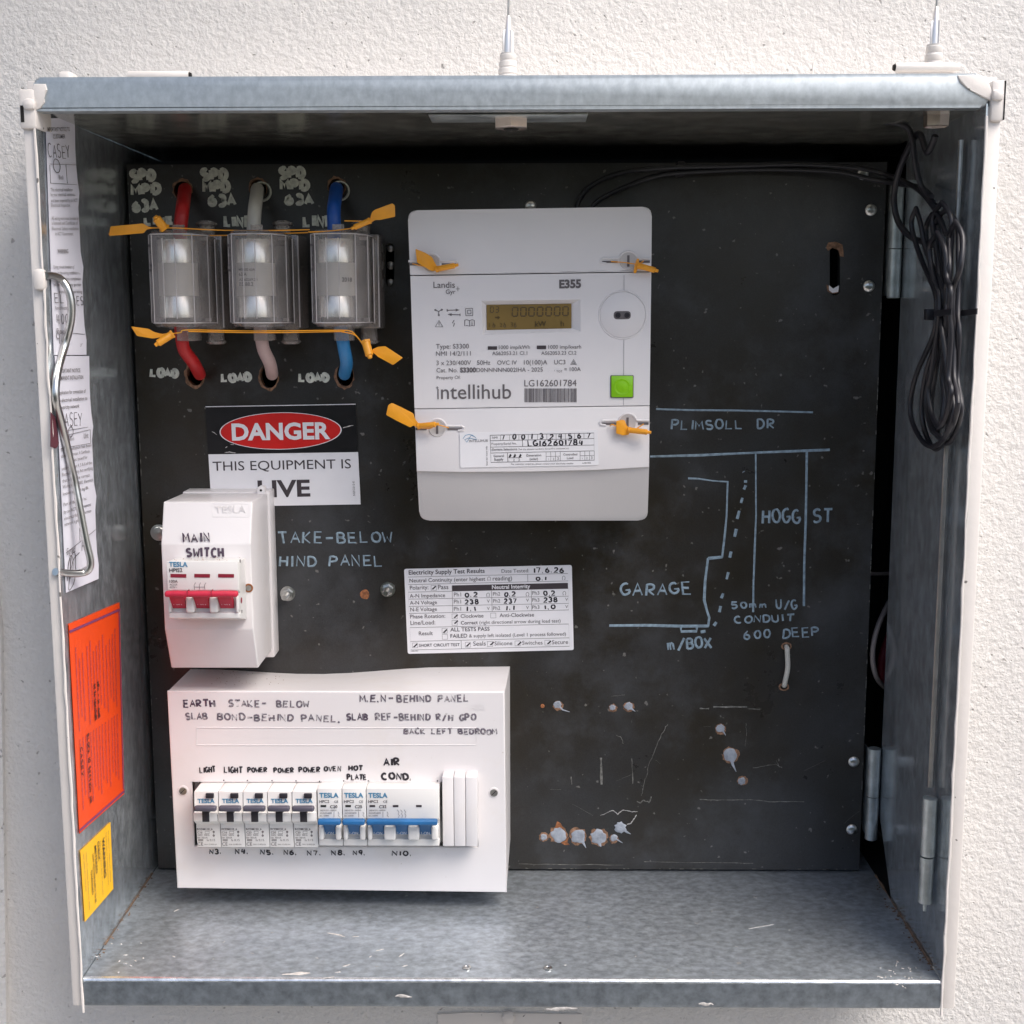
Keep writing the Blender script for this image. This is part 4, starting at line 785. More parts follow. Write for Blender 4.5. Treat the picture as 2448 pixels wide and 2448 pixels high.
# ================================================================= FUSES AND THEIR CABLES
q = Z(280, 380, 2.76); YF = .098
def fuse(label, dx, ref):
    c = at(432, 660, D); t = thing('fuse_holder', label, 'fuse holder', (c.x, D, c.z), 'clear fuse holders in a row'); X = lambda u, y, v=660: at(u, v, y).x; Zz = lambda v, y, u=440: at(u, v, y).z
    x0 = X(346, YF)+.0012; x1 = X(462, YF); zt_, zb_ = Zz(549, YF), Zz(782, YF)
    # clear front cover, faceted like the real one
    mb = MB().use('clear_plastic'); w = x1-x0
    pts = [(x0, .145), (x0, YF+.010), (x0+.004, YF+.003), (x0+.012, YF), (x1-.007, YF), (x1-.001, YF+.004), (x1+.006, YF+.022), (x1+.007, .145)]
    def shell(mb, pts, z0, z1, taper=.003):
        n = len(pts); vs = [(a, b, z0+taper) for a, b in pts]+[(a, b, z1-taper) for a, b in pts]; cx = sum(a for a, b in pts)/n
        vi = [(cx+(a-cx)*.9, b+.003, z0) for a, b in pts]+[(cx+(a-cx)*.9, b+.003, z1) for a, b in pts]
        fs = [(i, i+1, n+i+1, n+i) for i in range(n-1)] + [(2*n+i, 2*n+i+1, i+1, i) for i in range(n-1)] + [(n+i, n+i+1, 3*n+i+1, 3*n+i) for i in range(n-1)] + [tuple(range(2*n, 3*n)), tuple(reversed(range(3*n, 4*n)))]
        mb.add(vs+vi, fs)
    shell(mb, pts, zb_, zt_)
    mb.use('clear_edge')
    for xx in (x0+.0125, x0+.0215): mb.box(xx, xx+.0005, YF-.0008, YF, zb_+.006, zt_-.006)
    n_ = len(pts)
    for zq in (zb_+.003, zt_-.003): mb.tube([(a, b-.0002, zq) for a, b in pts], .00045, 6)
    for a, b in (pts[0], pts[1], pts[2], pts[5], pts[6], pts[7]): mb.tube([(a, b-.0002, zb_+.003), (a, b-.0002, zt_-.003)], .0004, 6)
    mb.box(x1+.0015, x1+.0062, .1235, .1245, zb_+.004, zb_+.0065); mb.box(x1-.0005, x1+.0055, .1235, .1245, zt_-.0065, zt_-.004)
    cover = mb.build('cover', t)
    mb = MB().use('clear_hazy'); zt2, zb2 = Zz(563, .15), Zz(786, .15)
    mb.slab([(x0+.003, .140, zb2), (x0+.003, .140, zt2), (x1+.0115, .140, zt2), (x1+.0115, .140, zb2)], (0, D-.1405, 0), .0012, 2); 
    mb.slab([(x1+.0085, .132, zb2+.004), (x1+.0085, .132, zt2-.004), (x1+.0098, .132, zt2-.004), (x1+.0098, .132, zb2+.004)], (0, .02, 0)); mb.build('base', t)
    mb = MB().use('clear_hazy'); zc_ = Zz(526, .155); xc = X(498, .155)
    mb.lathe((xc, .155, zt2-.003), (0, 0, 1), [(0, .0066), (zc_-zt2-.002, .0066), (zc_-zt2-.001, .0085), (zc_-zt2+.001, .0078), (zc_-zt2+.0025, .004)], 20); mb.build('terminal_post', t)
    mb = MB().use('clear_hazy'); zc_ = Zz(826, .155); xc = X(511, .155)
    mb.lathe((xc, .155, zb2+.003), (0, 0, -1), [(0, .0066), (zb2-zc_-.001, .0068), (zb2-zc_, .0085), (zb2-zc_+.002, .0060)], 20); mb.build('terminal_post', t)
    mb = MB().use('clear_hazy'); mb.box(X(418, .13), X(463, .13), .128, .150, Zz(815, .13), zb_+.001, .0006); mb.box(X(424, .13), X(448, .13), .122, .126, Zz(540, .13), Zz(552, .13), .0004); mb.build('cable_collar', t)
    # cartridge
    yc = .1285; xc = (X(369, yc-.013)+X(462, yc-.013))/2; rr = (X(462, yc-.013)-X(369, yc-.013))/2+.0006
    za, zb1, zc1, zd = (Zz(v, yc-.014) for v in (571, 628, 706, 759))
    mb = MB().use('ceramic'); mb.lathe((xc, yc, zc1-.002), (0, 0, 1), [(0, rr*.97), (zb1-zc1+.004, rr*.97)], 40); cart = mb.build('cartridge', t)
    for a, b in ((zb1, za), (zd, zc1)):
        mb = MB().use('fuse_cap'); mb.lathe((xc, yc, a), (0, 0, 1), [(0, rr), (b-a-.001, rr), (b-a, rr*.95)], 40); mb.build('end_cap', cart)
    # bronze contact blades behind
    mb = MB().use('clear_edge'); mb.box(x1+.0111, x1+.0121, .1395, .1405, zb2+.001, zt2-.001); mb.box(x1+.0085, x1+.0092, .1312, .132, zb2+.004, zt2-.004); mb.build('base_edge', t)
    mb = MB().use('steel_dull'); mb.box(xc+.012, xc+.020, .150, .178, zb2+.008, zt2-.008, .001); mb.build('contact', t)
    mb = MB().use('ink_grey'); A = Vector((x0+.0021, YF+.0062, zt_-.030)); B = Vector((x0+.0040, YF+.0030, zt_-.010)); B = A+Vector((0, 0, .020)); word(mb, 'ipd', A, B, (-.80, -.6, 0), h=.0036, bold=.01)
    mb.build('embossed_mark', t)
    if ref == 1:
        mb = MB().use('ink_grey'); yy = yc-rr-.0002
        for s, v, k in (('MR100 63A', 648, .016), ('63 A', 660, .008), ('AS 60269.2.1', 672, .018), ('BS 88.2', 684, .014)): z = Zz(v, yc-.014); word(mb, s, (xc-rr*.62, yy+.0036, z), (xc-rr*.62+k*.8, yy+.0006, z), (-.2, -1, 0), bold=.01, lift=.0022)
        mb.build('printed_rating', cart)
    if ref == 2:
        mb = MB().use('ink_grey'); z = Zz(674, yc-.014); word(mb, '2018', (xc+rr*.35, yc-rr*.94, z), (xc+rr*.80, yc-rr*.60, z), (.6, -.8, 0), bold=.02, lift=.0014); mb.build('printed_rating', cart)
    if dx:
        t.location.x += dx
    return t
X1 = at(346, 660, YF).x
fuse('clear fuse holder fed by the red cables, left of three', 0, 0); fuse('middle clear fuse holder, fed by the white and pink cables', at(537, 660, YF).x-X1, 1); fuse('clear fuse holder fed by the blue cables, right of three', at(736, 660, YF).x-X1, 2)
def cable(name, mat, pts, r, label, n=14, group=None, cat='cable'):
    mb = MB().use(mat); mb.tube(smooth(pts, 6), r, n); o = mb.build(name); o['label'] = label; o['category'] = cat
    if group: o['group'] = group
    return o
for mat, u0, v0, u1, lab in (('cable_red', 442, 462, 431, 'red cable running from the top left hole down to the fuses'), ('cable_white', 615, 462, 606, 'white cable running from its panel hole down to the middle fuse'), ('cable_blue', 804, 460, 799, 'blue cable running from the top right hole down to the fuses')):
    cable('cable', mat, [at(u0+2, v0-2, D+.04), at(u0+1, v0-8, D+.008), at(u0, v0-8, D-.006), at(u0-2, v0+10, D-.022), at(u0-6, v0+40, .137), at(u1, 550, .134), at(u1, 575, .134)], .0052, lab, group='single core cables of the fuses')
for mat, u0, u1, lab in (('cable_red', 434, 476, 'red cable bending from the fuse bottom into the LOAD hole'), ('cable_pink', 624, 650, 'pinkish white cable bending from the middle fuse into its hole'), ('cable_blue_light', 817, 824, 'bright blue cable bending from the fuse bottom into its hole')):
    cable('cable', mat, [at(u0-3, 780, .135), at(u0, 800, .135), at(u0+6, 835, .139), at((u0+u1)/2+8, 868, .150), at(u1, 892, .170), at(u1, 893, D+.006), at(u1-1, 886, D+.035)], .0050, lab, group='single core cables of the fuses')
yt = YF+.002
seal('orange seal with long horizontal flag beside the LINE lettering at the far left', [(260, 561), (264, 541), (342, 534), (352, 541), (372, 545), (350, 548), (343, 557), (262, 564)], ((393, 546), (370, 517)), YF+.004, [[(352, 545, yt), (420, 545, yt), (520, 550, yt+.004), (640, 551, yt+.004), (740, 549, yt+.002)], [(430, 562, .13), (520, 563, .13), (620, 560, .13), (735, 556, .12)]], r=.0034)
seal('orange seal with raised flag at the upper right of the fuse row', [q(*p) for p in ((1680, 352), (1700, 335), (1815, 292), (1832, 305), (1834, 380), (1735, 402), (1700, 402), (1660, 432), (1642, 412), (1672, 395))], (q(1665, 408), q(1545, 460)), YF+.004, [[(*q(1640, 412), yt), (*q(1580, 410), yt), (*q(1500, 408), yt)], [(*q(1545, 458), yt), (*q(1400, 476), yt), (*q(1260, 482), yt)]], r=.0021)
seal('orange seal with slanted flag at the lower left of the fuse row', [q(*p) for p in ((90, 1105), (205, 1120), (238, 1140), (290, 1155), (330, 1150), (300, 1175), (235, 1185), (130, 1168))], (q(365, 1155), q(250, 1230)), YF+.004, [[(*q(340, 1155), yt), (*q(420, 1145), yt), (*q(470, 1128), yt), (*q(900, 1135), yt+.004), (*q(1480, 1130), yt)], [(*q(470, 1138), yt), (*q(980, 1146), yt+.004), (*q(1500, 1138), yt)]], r=.0028)
seal('orange seal with flag pointing down right below the fuse row', [q(*p) for p in ((1685, 1255), (1720, 1240), (1768, 1235), (1885, 1312), (1820, 1360), (1720, 1305), (1700, 1285), (1680, 1275))], (q(1640, 1205), q(1670, 1315)), YF+.004, [[(*q(1480, 1130), yt), (*q(1550, 1140), yt), (*q(1610, 1205), yt), (*q(1650, 1235), yt)], [(*q(1480, 1140), yt), (*q(1570, 1162), yt), (*q(1625, 1230), yt)]], r=.0032)
# ================================================================= DANGER SIGN
q = Z(340, 920, 3.22); yd = D-.0012
c = at(665, 1065, D); t = thing('danger_sign', 'black, red and white warning sign reading DANGER THIS EQUIPMENT IS LIVE', 'sign', (c.x, D, c.z))
Q = {k: pt(q, x, y, yd) for k, (x, y) in dict(tl=(487, 172), tr=(1641, 152), ml=(509, 535), mr=(1661, 517), bl=(533, 940), br=(1681, 920)).items()}
mb = MB().use('sign_black'); mb.slab([Q['tl'], Q['tr'], Q['mr'], Q['ml']], (0, .001, 0)); mb.use('label_white'); mb.slab([Q['ml']-Vector((0, 0, .0001)), Q['mr']-Vector((0, 0, .0001)), Q['br'], Q['bl']], (0, .001, 0))
A = Q['tl']; B = Q['tr']; mb.slab([A, B, B+Vector((0, 0, .0006)), A+Vector((0, 0, .0006))], (0, .0011, 0)); mb.build('plate', t)
def ell(mb, r): mb.slab([pt(q, 1065+math.cos(a)*470*r, 355+math.sin(a)*(143-(1-r)*250)-math.cos(a)*8, yd-.00025-(1-r)*.004) for a in [i*math.pi/36 for i in range(72)]], (0, .0002, 0))
mb = MB().use('label_white'); ell(mb, 1); mb.use('sign_red'); ell(mb, .982); mb.build('red_oval', t)
mb = MB().use('label_white'); yy = yd-.0006; word(mb, 'DANGER', pt(q, 692, 424, yy), pt(q, 1450, 412, yy), YN, h=.0134, bold=.035)
mb.use('ink'); word(mb, 'THIS EQUIPMENT IS', pt(q, 545, 662, yd), pt(q, 1608, 642, yd), YN, h=.0079); word(mb, 'LIVE', pt(q, 893, 862, yd), pt(q, 1295, 855, yd), YN, h=.0137, bold=.028)
mb.use('ink_grey'); word(mb, 'NSFC012-E', pt(q, 1640, 852, yd), pt(q, 1634, 742, yd), YN); mb.build('printed_lettering', t)
# ================================================================= TEST RESULTS STICKER
q = Z(940, 1320, 4.2); yd = D-.0006; c = at(1172, 1460, D); t = thing('test_sticker', 'white sticker with handwritten electricity supply test results', 'sticker', (c.x, D, c.z))
mb = MB().use('label_white'); mb.slab(rpoly([pt(q, x, y, yd) for x, y in ((109, 169), (1793, 129), (1813, 983), (146, 1021))], .0018), (0, .0005, 0)); mb.build('label_sheet', t)
mb = MB().use('ink_grey'); MB.flat_h = .00008; Yd = yd-.0001
def g2(*pts, w=.00017, cl=False): mb.tube([pt(q, x, y, Yd) for x, y in pts], w, 5, closed=cl, flat=YN)
g2((148, 250), (1754, 214), (1757, 289), (152, 326), cl=True); g2((1350, 226), (1352, 297)); g2((152, 402), (1758, 366), (1762, 580), (160, 616), cl=True); g2((590, 336), (598, 606)); g2((156, 472), (1760, 442)); g2((158, 545), (1762, 514))
g2((988, 388), (994, 598)); g2((1386, 384), (1392, 590)); g2((168, 758), (1762, 721), (1770, 945), (178, 982), cl=True); g2((172, 896), (1768, 860)); g2((682, 888), (686, 968))
for x, y in ((380, 335), (590, 620), (978, 612), (590, 686), (490, 765), (492, 826), (192, 912), (724, 905), (945, 898), (1222, 892), (1522, 885)): g2((x, y), (x+52, y-1), (x+54, y+48), (x+1, y+49), cl=True)
mb.use('ink'); mb.slab([pt(q, x, y, Yd) for x, y in ((592, 334), (1754, 308), (1756, 366), (594, 392))], (0, .0001, 0)); mb.use('label_white'); word(mb, 'Neutral Integrity', pt(q, 992, 370, Yd), pt(q, 1376, 360, Yd), YN, bold=.02)
mb.use('ink')
for r_ in (('Electricity Supply Test Results', 157, 226, 919, 206, .012), ('SHORT CIRCUIT TEST', 258, 950, 668, 942, .01), ('ALL TESTS PASS', 574, 796, 968, 788, .008), ('FAILED', 576, 860, 744, 856, .008), ('Correct', 680, 727, 850, 722, .01)): words(mb, q, yd, [r_])
mb.use('ink_grey')
words(mb, q, yd, [('Date Tested:', 1088, 208, 1364, 201), ('Neutral Continuity (enter highest', 164, 304, 925, 286, .006), ('reading)', 1000, 285, 1194, 280, .006), ('Polarity:', 168, 376, 354, 371, .006), ('Pass', 450, 372, 555, 369, .006), ('A-N Impedance', 166, 458, 522, 450, .006), ('A-N Voltage', 168, 526, 440, 520, .006), ('N-E Voltage', 172, 594, 440, 588, .006),
    ('Phase Rotation:', 170, 666, 523, 658, .006), ('Line/Load:', 174, 730, 423, 724, .006), ('Clockwise', 678, 660, 907, 655, .006), ('Anti-Clockwise', 1068, 652, 1414, 645, .006), ('(right directional arrow during load test)', 866, 722, 1680, 704), ('Result', 258, 834, 398, 831, .006),
    ('& supply left isolated (Level 1 process followed)', 762, 856, 1734, 836), ('Seals', 804, 940, 930, 937), ('Silicone', 1018, 936, 1196, 932), ('Switches', 1296, 930, 1500, 926), ('Secure', 1594, 924, 1756, 920), ('LAB1001', 178, 1000, 250, 998)])
def ohm(x, y, s=17): g2((x-s, y), (x-s*.4, y), (x-s*.9, y-s*.8), (x-s*.7, y-s*1.8), (x, y-s*2.2), (x+s*.7, y-s*1.8), (x+s*.9, y-s*.8), (x+s*.4, y), (x+s, y), w=.0002)
for x, y in ((962, 284), (1712, 276), (952, 446), (1348, 440), (1718, 430)): ohm(x, y)
for j, (y0) in enumerate((445, 515, 588)):
    for i, x in enumerate((610, 1003, 1396)):
        words(mb, q, yd, [('Ph%d' % (i+1), x, y0-i*9, x+72, y0-i*9-1)])
        if j: words(mb, q, yd, [('V', x+332, y0-8-i*9, x+360, y0-9-i*9)])
mb.use('ink_black')
for s, x0, y0, x1, h in (('17.6.26', 1412, 206, 1718, 46), ('0.1', 1432, 284, 1540, 36), ('0.2', 722, 450, 850, 42), ('0.2', 1116, 444, 1234, 42), ('0.2', 1510, 436, 1632, 44), ('238', 722, 520, 860, 46), ('237', 1114, 515, 1240, 46), ('238', 1508, 503, 1652, 46), ('1.1', 735, 590, 838, 42), ('1.1', 1132, 580, 1222, 42), ('1.0', 1522, 572, 1632, 40)):
    hand(mb, s, pt(q, x0, y0, yd), pt(q, x1, y0-4, yd), YN, h/4.2*.000338, .00062)
for x, y in ((392, 345), (612, 632), (615, 690), (505, 780), (205, 925), (735, 918), (975, 905), (1250, 905), (1548, 895)):
    g2((x-2, y+22), (x+6, y+24), (x+34, y-4), (x+12, y+18), w=.0006)
mb.build('lettering', t); MB.flat_h = .00025
# ================================================================= MAIN SWITCH COVER AND SWITCH
q = Z(340, 1140, 4.026)
def zz(v, y, u=480): return at(u, v, y).z
def xx(u, y, v=1400): return at(u, v, y).x
c = at(500, 1400, D); t = thing('main_switch_cover', 'tall white plastic switch cover marked MAIN SWITCH in black marker', 'switch enclosure', (c.x, D, c.z))
x0 = xx(386, .094, 1320); x1 = xx(600.5, .094, 1320)
prof = [(D-.022, zz(1179, D-.022, 460)), (.105, zz(1199, .105)), (.0935, zz(1301, .0935)), (.0935, zz(1505, .0935)), (.107, zz(1597, .107)), (D-.022, zz(1553, D-.022, 600))]
mb = MB().use('white_plastic'); mb._extb(prof, x0, x1, .0012, 3); mb.build('front_cover', t)
mb = MB().use('white_plastic'); mb.box(x0-.0006, x1+.0016, D-.0214, D-.0004, zz(1556, D, 600), zz(1167, D, 460), .0012); mb.build('base', t)
mb = MB().use('white_plastic'); a = at(625, 1175, .16); P = [(a.x-.0032, a.z-.006), (a.x+.0032, a.z-.006), (a.x+.0032, a.z+.003)]
mb.slab(rpoly([(a.x-.0030, .158, a.z-.008), (a.x+.0030, .158, a.z-.008), (a.x+.0030, .158, a.z+.0045), (a.x-.0030, .158, a.z+.0045)], [0, 0, .0028, .0028]), (0, .008, 0), .0003); lug = mb.build('sealing_lug', t)
mb = MB().use('void_dark'); mb.lathe((a.x, .1581, a.z+.0012), (0, -1, 0), [(0, .0010), (.0003, .0010)], 12); mb.build('lug_hole', lug)
# embossed name plate: a raised thin frame and letters in the same plastic
f_ = lambda x, y: pt(q, x, y, .105-(y-240)/400*.0115-.0001)
mb = MB().use('white_plastic'); mb.tube([f_(x, y) for x, y in ((672, 262), (1026, 262), (1030, 385), (678, 385))], .00018, 6, closed=True)
word(mb, 'TESLA', f_(700, 352), f_(996, 350), (0, -1, .1), bold=.0, lift=.00004); mb.build('embossed_plate', t)
mb = MB().use('marker'); fn = (0, -1, -.1)
hand(mb, 'MAIN', f_(400, 625), f_(660, 620), fn, .0062, .0009, gap=.35, lift=.0004); g_ = lambda x, y: pt(q, x, y, .0933)
hand(mb, 'SWITCH', g_(428, 765), g_(788, 770), YN, .0062, .0009, gap=.35, lift=.0003); mb.build('handwriting', t)
mb = MB().use('rust'); a = at(*q(1024, 1070), .0932); mb.lathe((a.x, .0936, a.z), (0, -1, 0), [(0, .0034), (.0006, .0034), (.0006, .0026), (.0004, .0024)], 20); mb.use('steel_dull'); mb.lathe((a.x, .0930, a.z), (0, -1, 0), [(0, .0022), (.0005, .0020), (.0003, .0008)], 16); mb.build('cover_screw', t)
mb = MB().use('ink_faint'); mb.tube([pt(q, x, y, .0935) for x, y in ((982, 1125), (984, 1360))], .0002, 5); mb.build('joint_line', t)
# the switch itself
YS = .0685
c = at(480, 1400, .093); t = thing('main_switch', 'three pole main switch with long red toggle bar switched on', 'isolator switch', (c.x, .0935, c.z))
x0 = xx(399.5, YS, 1380); x1 = xx(569.5, YS, 1380)
Zs = lambda yy, y=YS: zz(1140+yy/4.026, y)
prof = [(.0932, Zs(780, .0932)), (.085, Zs(797, .085)), (YS, Zs(812)), (YS, Zs(1090)), (YS+.004, Zs(1110, YS+.004)), (YS+.004, Zs(1300, YS+.004)), (YS+.0005, Zs(1310)), (YS+.0005, Zs(1362)), (.0932, Zs(1372, .0932))]
mb = MB().use('breaker_plastic'); mb._extb(prof, x0, x1, .0005, 2)
for a in ((x0+x1*0, x0+.0024), (x1-.0022, x1)): mb.box(a[0]+.0001, a[1]-.0001, YS-.002, YS+.006, Zs(1300), Zs(1120), .0009)
for u in (413+44, 640+44): mb.box(xx(340+(u-42)/4.026, YS-.002), xx(340+(u+40)/4.026, YS-.002), YS-.0040, YS+.006, Zs(1300), Zs(1150), .0016, 3)
sw = mb.build('casing', t)
mb = MB().use('sign_red')
mb = MB().use('red_plastic'); yb = YS-.0125; xa, xb = xx(340+205/4.026, yb), xx(340+912/4.026, yb)
mb.box(xa, xb, yb, yb+.0060, Zs(1163, yb), Zs(1106, yb), .0018, 3); bar = mb.build('toggle_bar', t)
mb = MB().use('dark_red')
for u in (431, 662): mb.box(xx(340+u/4.026, yb)-.00012, xx(340+u/4.026, yb)+.00012, yb-.0002, yb+.006, Zs(1160, yb), Zs(1095, yb))
mb.build('bar_joints', bar)
for i, (a, b) in enumerate(((272, 410), (502, 640), (733, 868))):
    mb = MB().use('red_plastic'); xa, xb = xx(340+a/4.026, YS), xx(340+b/4.026, YS)
    mb.slab([(xa, yb+.006, Zs(1160, yb)), (xb, yb+.006, Zs(1160, yb)), (xb, YS+.003, Zs(1275, YS)), (xa, YS+.003, Zs(1275, YS))], (0, .006, 0), .0005); tg = mb.build('toggle', t)
    mb = MB().use('label_white'); word(mb, '1-ON', pt(q, a+32, 1232, YS+.0002), pt(q, a+112, 1234, YS+.0002), (0, -1, .3), lift=.0006); mb.build('toggle_mark', tg)
mb = MB().use('dark_red')
for a, b in ((272, 424), (502, 652), (731, 883)): mb.slab([pt(q, x, y, YS-.0003) for x, y in ((a, 934), (b, 936), (b, 970), (a, 968))], (0, .0003, 0))
mb.build('indicator_window', t)
mb = MB().use('ink'); words(mb, q, YS-.0001, [('HPIS2', 262, 916, 388, 914, .02), ('100A', 264, 1018, 342, 1018, .01), ('AC22A', 264, 1045, 340, 1045), ('415V~', 264, 1071, 336, 1071)])
mb.use('ink_blue'); words(mb, q, YS-.0001, [('TESLA', 258, 862, 438, 865, .03)])
mb.use('ink_grey')
for x in (500, 550, 600): mb.tube([pt(q, x+dx_, y, YS-.0001) for dx_, y in ((14, 1018), (0, 1040), (0, 1060), (4, 1085))], .00016, 5, flat=YN)
mb.tube([pt(q, x, 1060, YS-.0001) for x in (500, 550, 600)], .00014, 5, flat=YN); mb.build('printed_lettering', t)
mb = MB().use('dark_red'); mb.lathe((x1-.0001, YS+.0075, Zs(1210)), (1, 0, 0), [(0, .0022), (.0004, .0022)], 14); mb.use('ink_grey')
for v in (830, 1318): mb.lathe((x1-.0001, YS+.008, Zs(v)), (1, 0, 0), [(0, .0013), (.0003, .0013)], 12)
mb.build('side_pins', t)
mb = MB().use('rust')
for _ in range(30): x = random.uniform(x0+.002, x1-.002); mb.lathe((x, random.uniform(YS+.001, .09), Zs(804, .08)+.0003+random.random()*.0002), (0, 0, 1), [(0, .0004), (.0002, .0002)], 5)
mb.build('dust', t)
# ================================================================= DISTRIBUTION BOARD
z7 = Z(380, 1560, 2.2465); z8 = Z(380, 1800, 2.2465); YD = .111
c = at(815, 1880, D); t = thing('distribution_board', 'wide white distribution board with handwritten circuit names', 'distribution board', (c.x, D, c.z))
TL, TR_, BR, BL = [at(*p, YD) for p in ((399, 1653), (1206.5, 1653), (1211.5, 2134), (423, 2124))]
xl_, xr_ = (TL.x+BL.x)/2, (TR_.x+BR.x)/2; zt_, zb_ = (TL.z+TR_.z)/2, (BL.z+BR.z)/2
fr = [(TL.x, zt_), (TR_.x, zt_), (BR.x, zb_+(BR.z-BL.z)/2), (BL.x, zb_-(BR.z-BL.z)/2)]
bk0, bk1 = at(453, 1599, D), at(1219, 1593, D)
hx0, hx1 = at(463, 1990, YD).x, at(1142, 1990, YD).x; hz1, hz0 = at(700, 1871, YD).z, at(700, 2024, YD).z
plate('front_cover', [fr[3], fr[2], fr[1], fr[0]], [[(hx0, hz0), (hx1, hz0), (hx1, hz1), (hx0, hz1)]], YD, .004, 'white_plastic', t, .0012)
mb = MB().use('white_plastic'); n = 12; vs = []; fs = []       # body with the shallow dip along its top back edge
for i in range(n+1):
    f = i/n; dip = -.0052*math.sin(math.pi*min(1, f*1.25))**2 if f < .8 else 0
    x = fr[0][0]+(fr[1][0]-fr[0][0])*f; xb_ = fr[0][0]+(bk1.x-fr[0][0])*f; ztb = at(453+766*f, 1599-6*f, D).z+dip
    vs += [(x, YD+.0035, fr[0][1]-.0008), (xb_, D-.0005, ztb), (fr[3][0]+(fr[2][0]-fr[3][0])*f, YD+.0035, fr[3][1]+.0008), (fr[3][0]+.002+(fr[2][0]-fr[3][0])*f, D-.0005, fr[3][1]+.012)]
for i in range(n): a = 4*i; b = a+4; fs += [(a, b, b+1, a+1), (a+2, a+3, b+3, b+2), (a+1, b+1, b+3, a+3)]
fs += [(0, 1, 3, 2), (4*n, 4*n+2, 4*n+3, 4*n+1)]; mb.add(vs, fs); body = mb.build('body', t)
mb = MB().use('breaker_plastic'); mb.box(hx0-.001, hx1+.001, YD+.012, YD+.014, hz0-.001, hz1+.001); mb.build('mounting_plate', t)
mb = MB().use('fibre')
for _ in range(40):
    f = random.random()**1.5; y = random.uniform(.13, .172); x = fr[0][0]+.03+f*.06; zq = fr[0][1]+(y-YD)/(D-YD)*(at(600, 1597, D).z-fr[0][1])+.0002
    mb.lathe((x, y, zq), (0, 0, 1), [(0, random.uniform(.0002, .0006)), (.0002, .0002)], 5)
mb.build('dust', t)
mb = MB().use('white_plastic')
mb.tube([pt(z7, x, y, YD) for x, y in ((202, 403), (1705, 405), (1705, 496), (202, 497))], .0004, 6, closed=True)
word(mb, 'ABB', pt(z7, 1668, 306, YD), pt(z7, 1755, 306, YD), YN, bold=.05, lift=.0003); word(mb, 'ABB', pt(z8, 192, 668, YD), pt(z8, 275, 668, YD), YN, bold=.05, lift=.0003); mb.build('embossed_marks', t)
for u, v in ((130, 203), (1799, 213)):
    a = pt(z8, u, v, YD); mb = MB().use('white_plastic'); mb.lathe((a.x, YD+.0003, a.z), (0, -1, 0), [(0, .0045), (.0006, .0043), (.0008, .0036)], 24); h = mb.build('screw_recess', t)
    mb = MB().use('steel_dull'); mb.lathe((a.x, YD-.0003, a.z), (0, -1, 0), [(0, .0032), (.0006, .0030), (.0004, .001)], 18); mb.use('ink'); mb.slab([(a.x-.0022, YD-.001, a.z-.0018), (a.x-.0018, YD-.001, a.z-.0022), (a.x+.0022, YD-.001, a.z+.0018), (a.x+.0018, YD-.001, a.z+.0022)], (0, .0002, 0)); mb.build('cover_screw', h)
def hd(mb, s, a, b, h, w, zf, **k): hand(mb, s, pt(zf, *a, YD), pt(zf, *b, YD), YN, h/2.2465*.000328, w, **k)
mb = MB().use('marker_worn')
for s, a, b, h in (('BELOW', (632, 292), (805, 292), 34), ('STAKE-', (372, 290), (580, 290), 34), ('BEHIND PANEL', (1280, 266), (1665, 262), 34), ('SLAB', (145, 358), (262, 358), 32), ('BOND-BEHIND PANEL,', (315, 360), (975, 372), 34), ('BACK LEFT BEDROOM', (1316, 436), (1815, 438), 28), ('REF-BEHIND R/H GPO', (1165, 362), (1702, 364), 34)): hd(mb, s, a, b, h, .00075, z7)
for s, a, b in (('SLAB', (1008, 360), (1122, 362)), ('M.E.N-', (1080, 264), (1262, 262))): hd(mb, s, a, b, 34, .00075, z7)
mb.use('marker'); hd(mb, 'EARTH', (133, 293), (305, 288), 36, .0008, z7)
hd(mb, 'SLAB', (1008, 360), (1122, 362), 34, .0005, z7); hd(mb, 'M.E.N', (1080, 264), (1222, 262), 34, .0005, z7)
mb.build('faded_handwriting', t, label='faded purple marker notes EARTH STAKE BELOW, SLAB BOND BEHIND PANEL')
mb = MB().use('ink_black')
for s, a, b, h, w in (('LIGHT', (220, 104), (305, 102), 28, .00062), ('LIGHT', (352, 104), (448, 104), 30, .00062), ('POWER', (478, 104), (582, 102), 26, .00062), ('POWER', (618, 104), (725, 104), 26, .00062), ('POWER', (753, 102), (865, 102), 26, .00062), ('OVEN', (888, 98), (978, 96), 26, .00062),
    ('HOT', (1020, 92), (1095, 92), 24, .00068), ('PLATE', (1012, 142), (1116, 142), 28, .00068), ('AIR', (1210, 66), (1296, 64), 38, .0009), ('COND.', (1200, 140), (1360, 142), 34, .0009)): hd(mb, s, a, b, h, w, z8, lift=.0002, jit=.08)
for u, v in ((220, 158), (348, 147), (475, 148), (607, 149), (736, 150), (862, 153), (992, 150), (1124, 150), (1496, 150)): a = pt(z8, u, v, YD); mb.lathe((a.x, YD, a.z), (0, -1, 0), [(0, .0006), (.0002, .0004)], 8)
for s, a, b in (('N3.', (272, 540), (338, 540)), ('N4.', (410, 540), (482, 540)), ('N5.', (543, 544), (620, 544)), ('N6.', (670, 545), (742, 545)), ('N7.', (798, 548), (872, 548)), ('N8.', (928, 548), (1003, 548)), ('N9.', (1042, 546), (1110, 546)), ('N10.', (1252, 550), (1360, 550))): hd(mb, s, a, b, 24, .00062, z8, lift=.0002, jit=.08)
mb.build('handwriting', t, label='black marker circuit names LIGHT, POWER, OVEN, HOT PLATE, AIR COND and numbers N3 to N10')
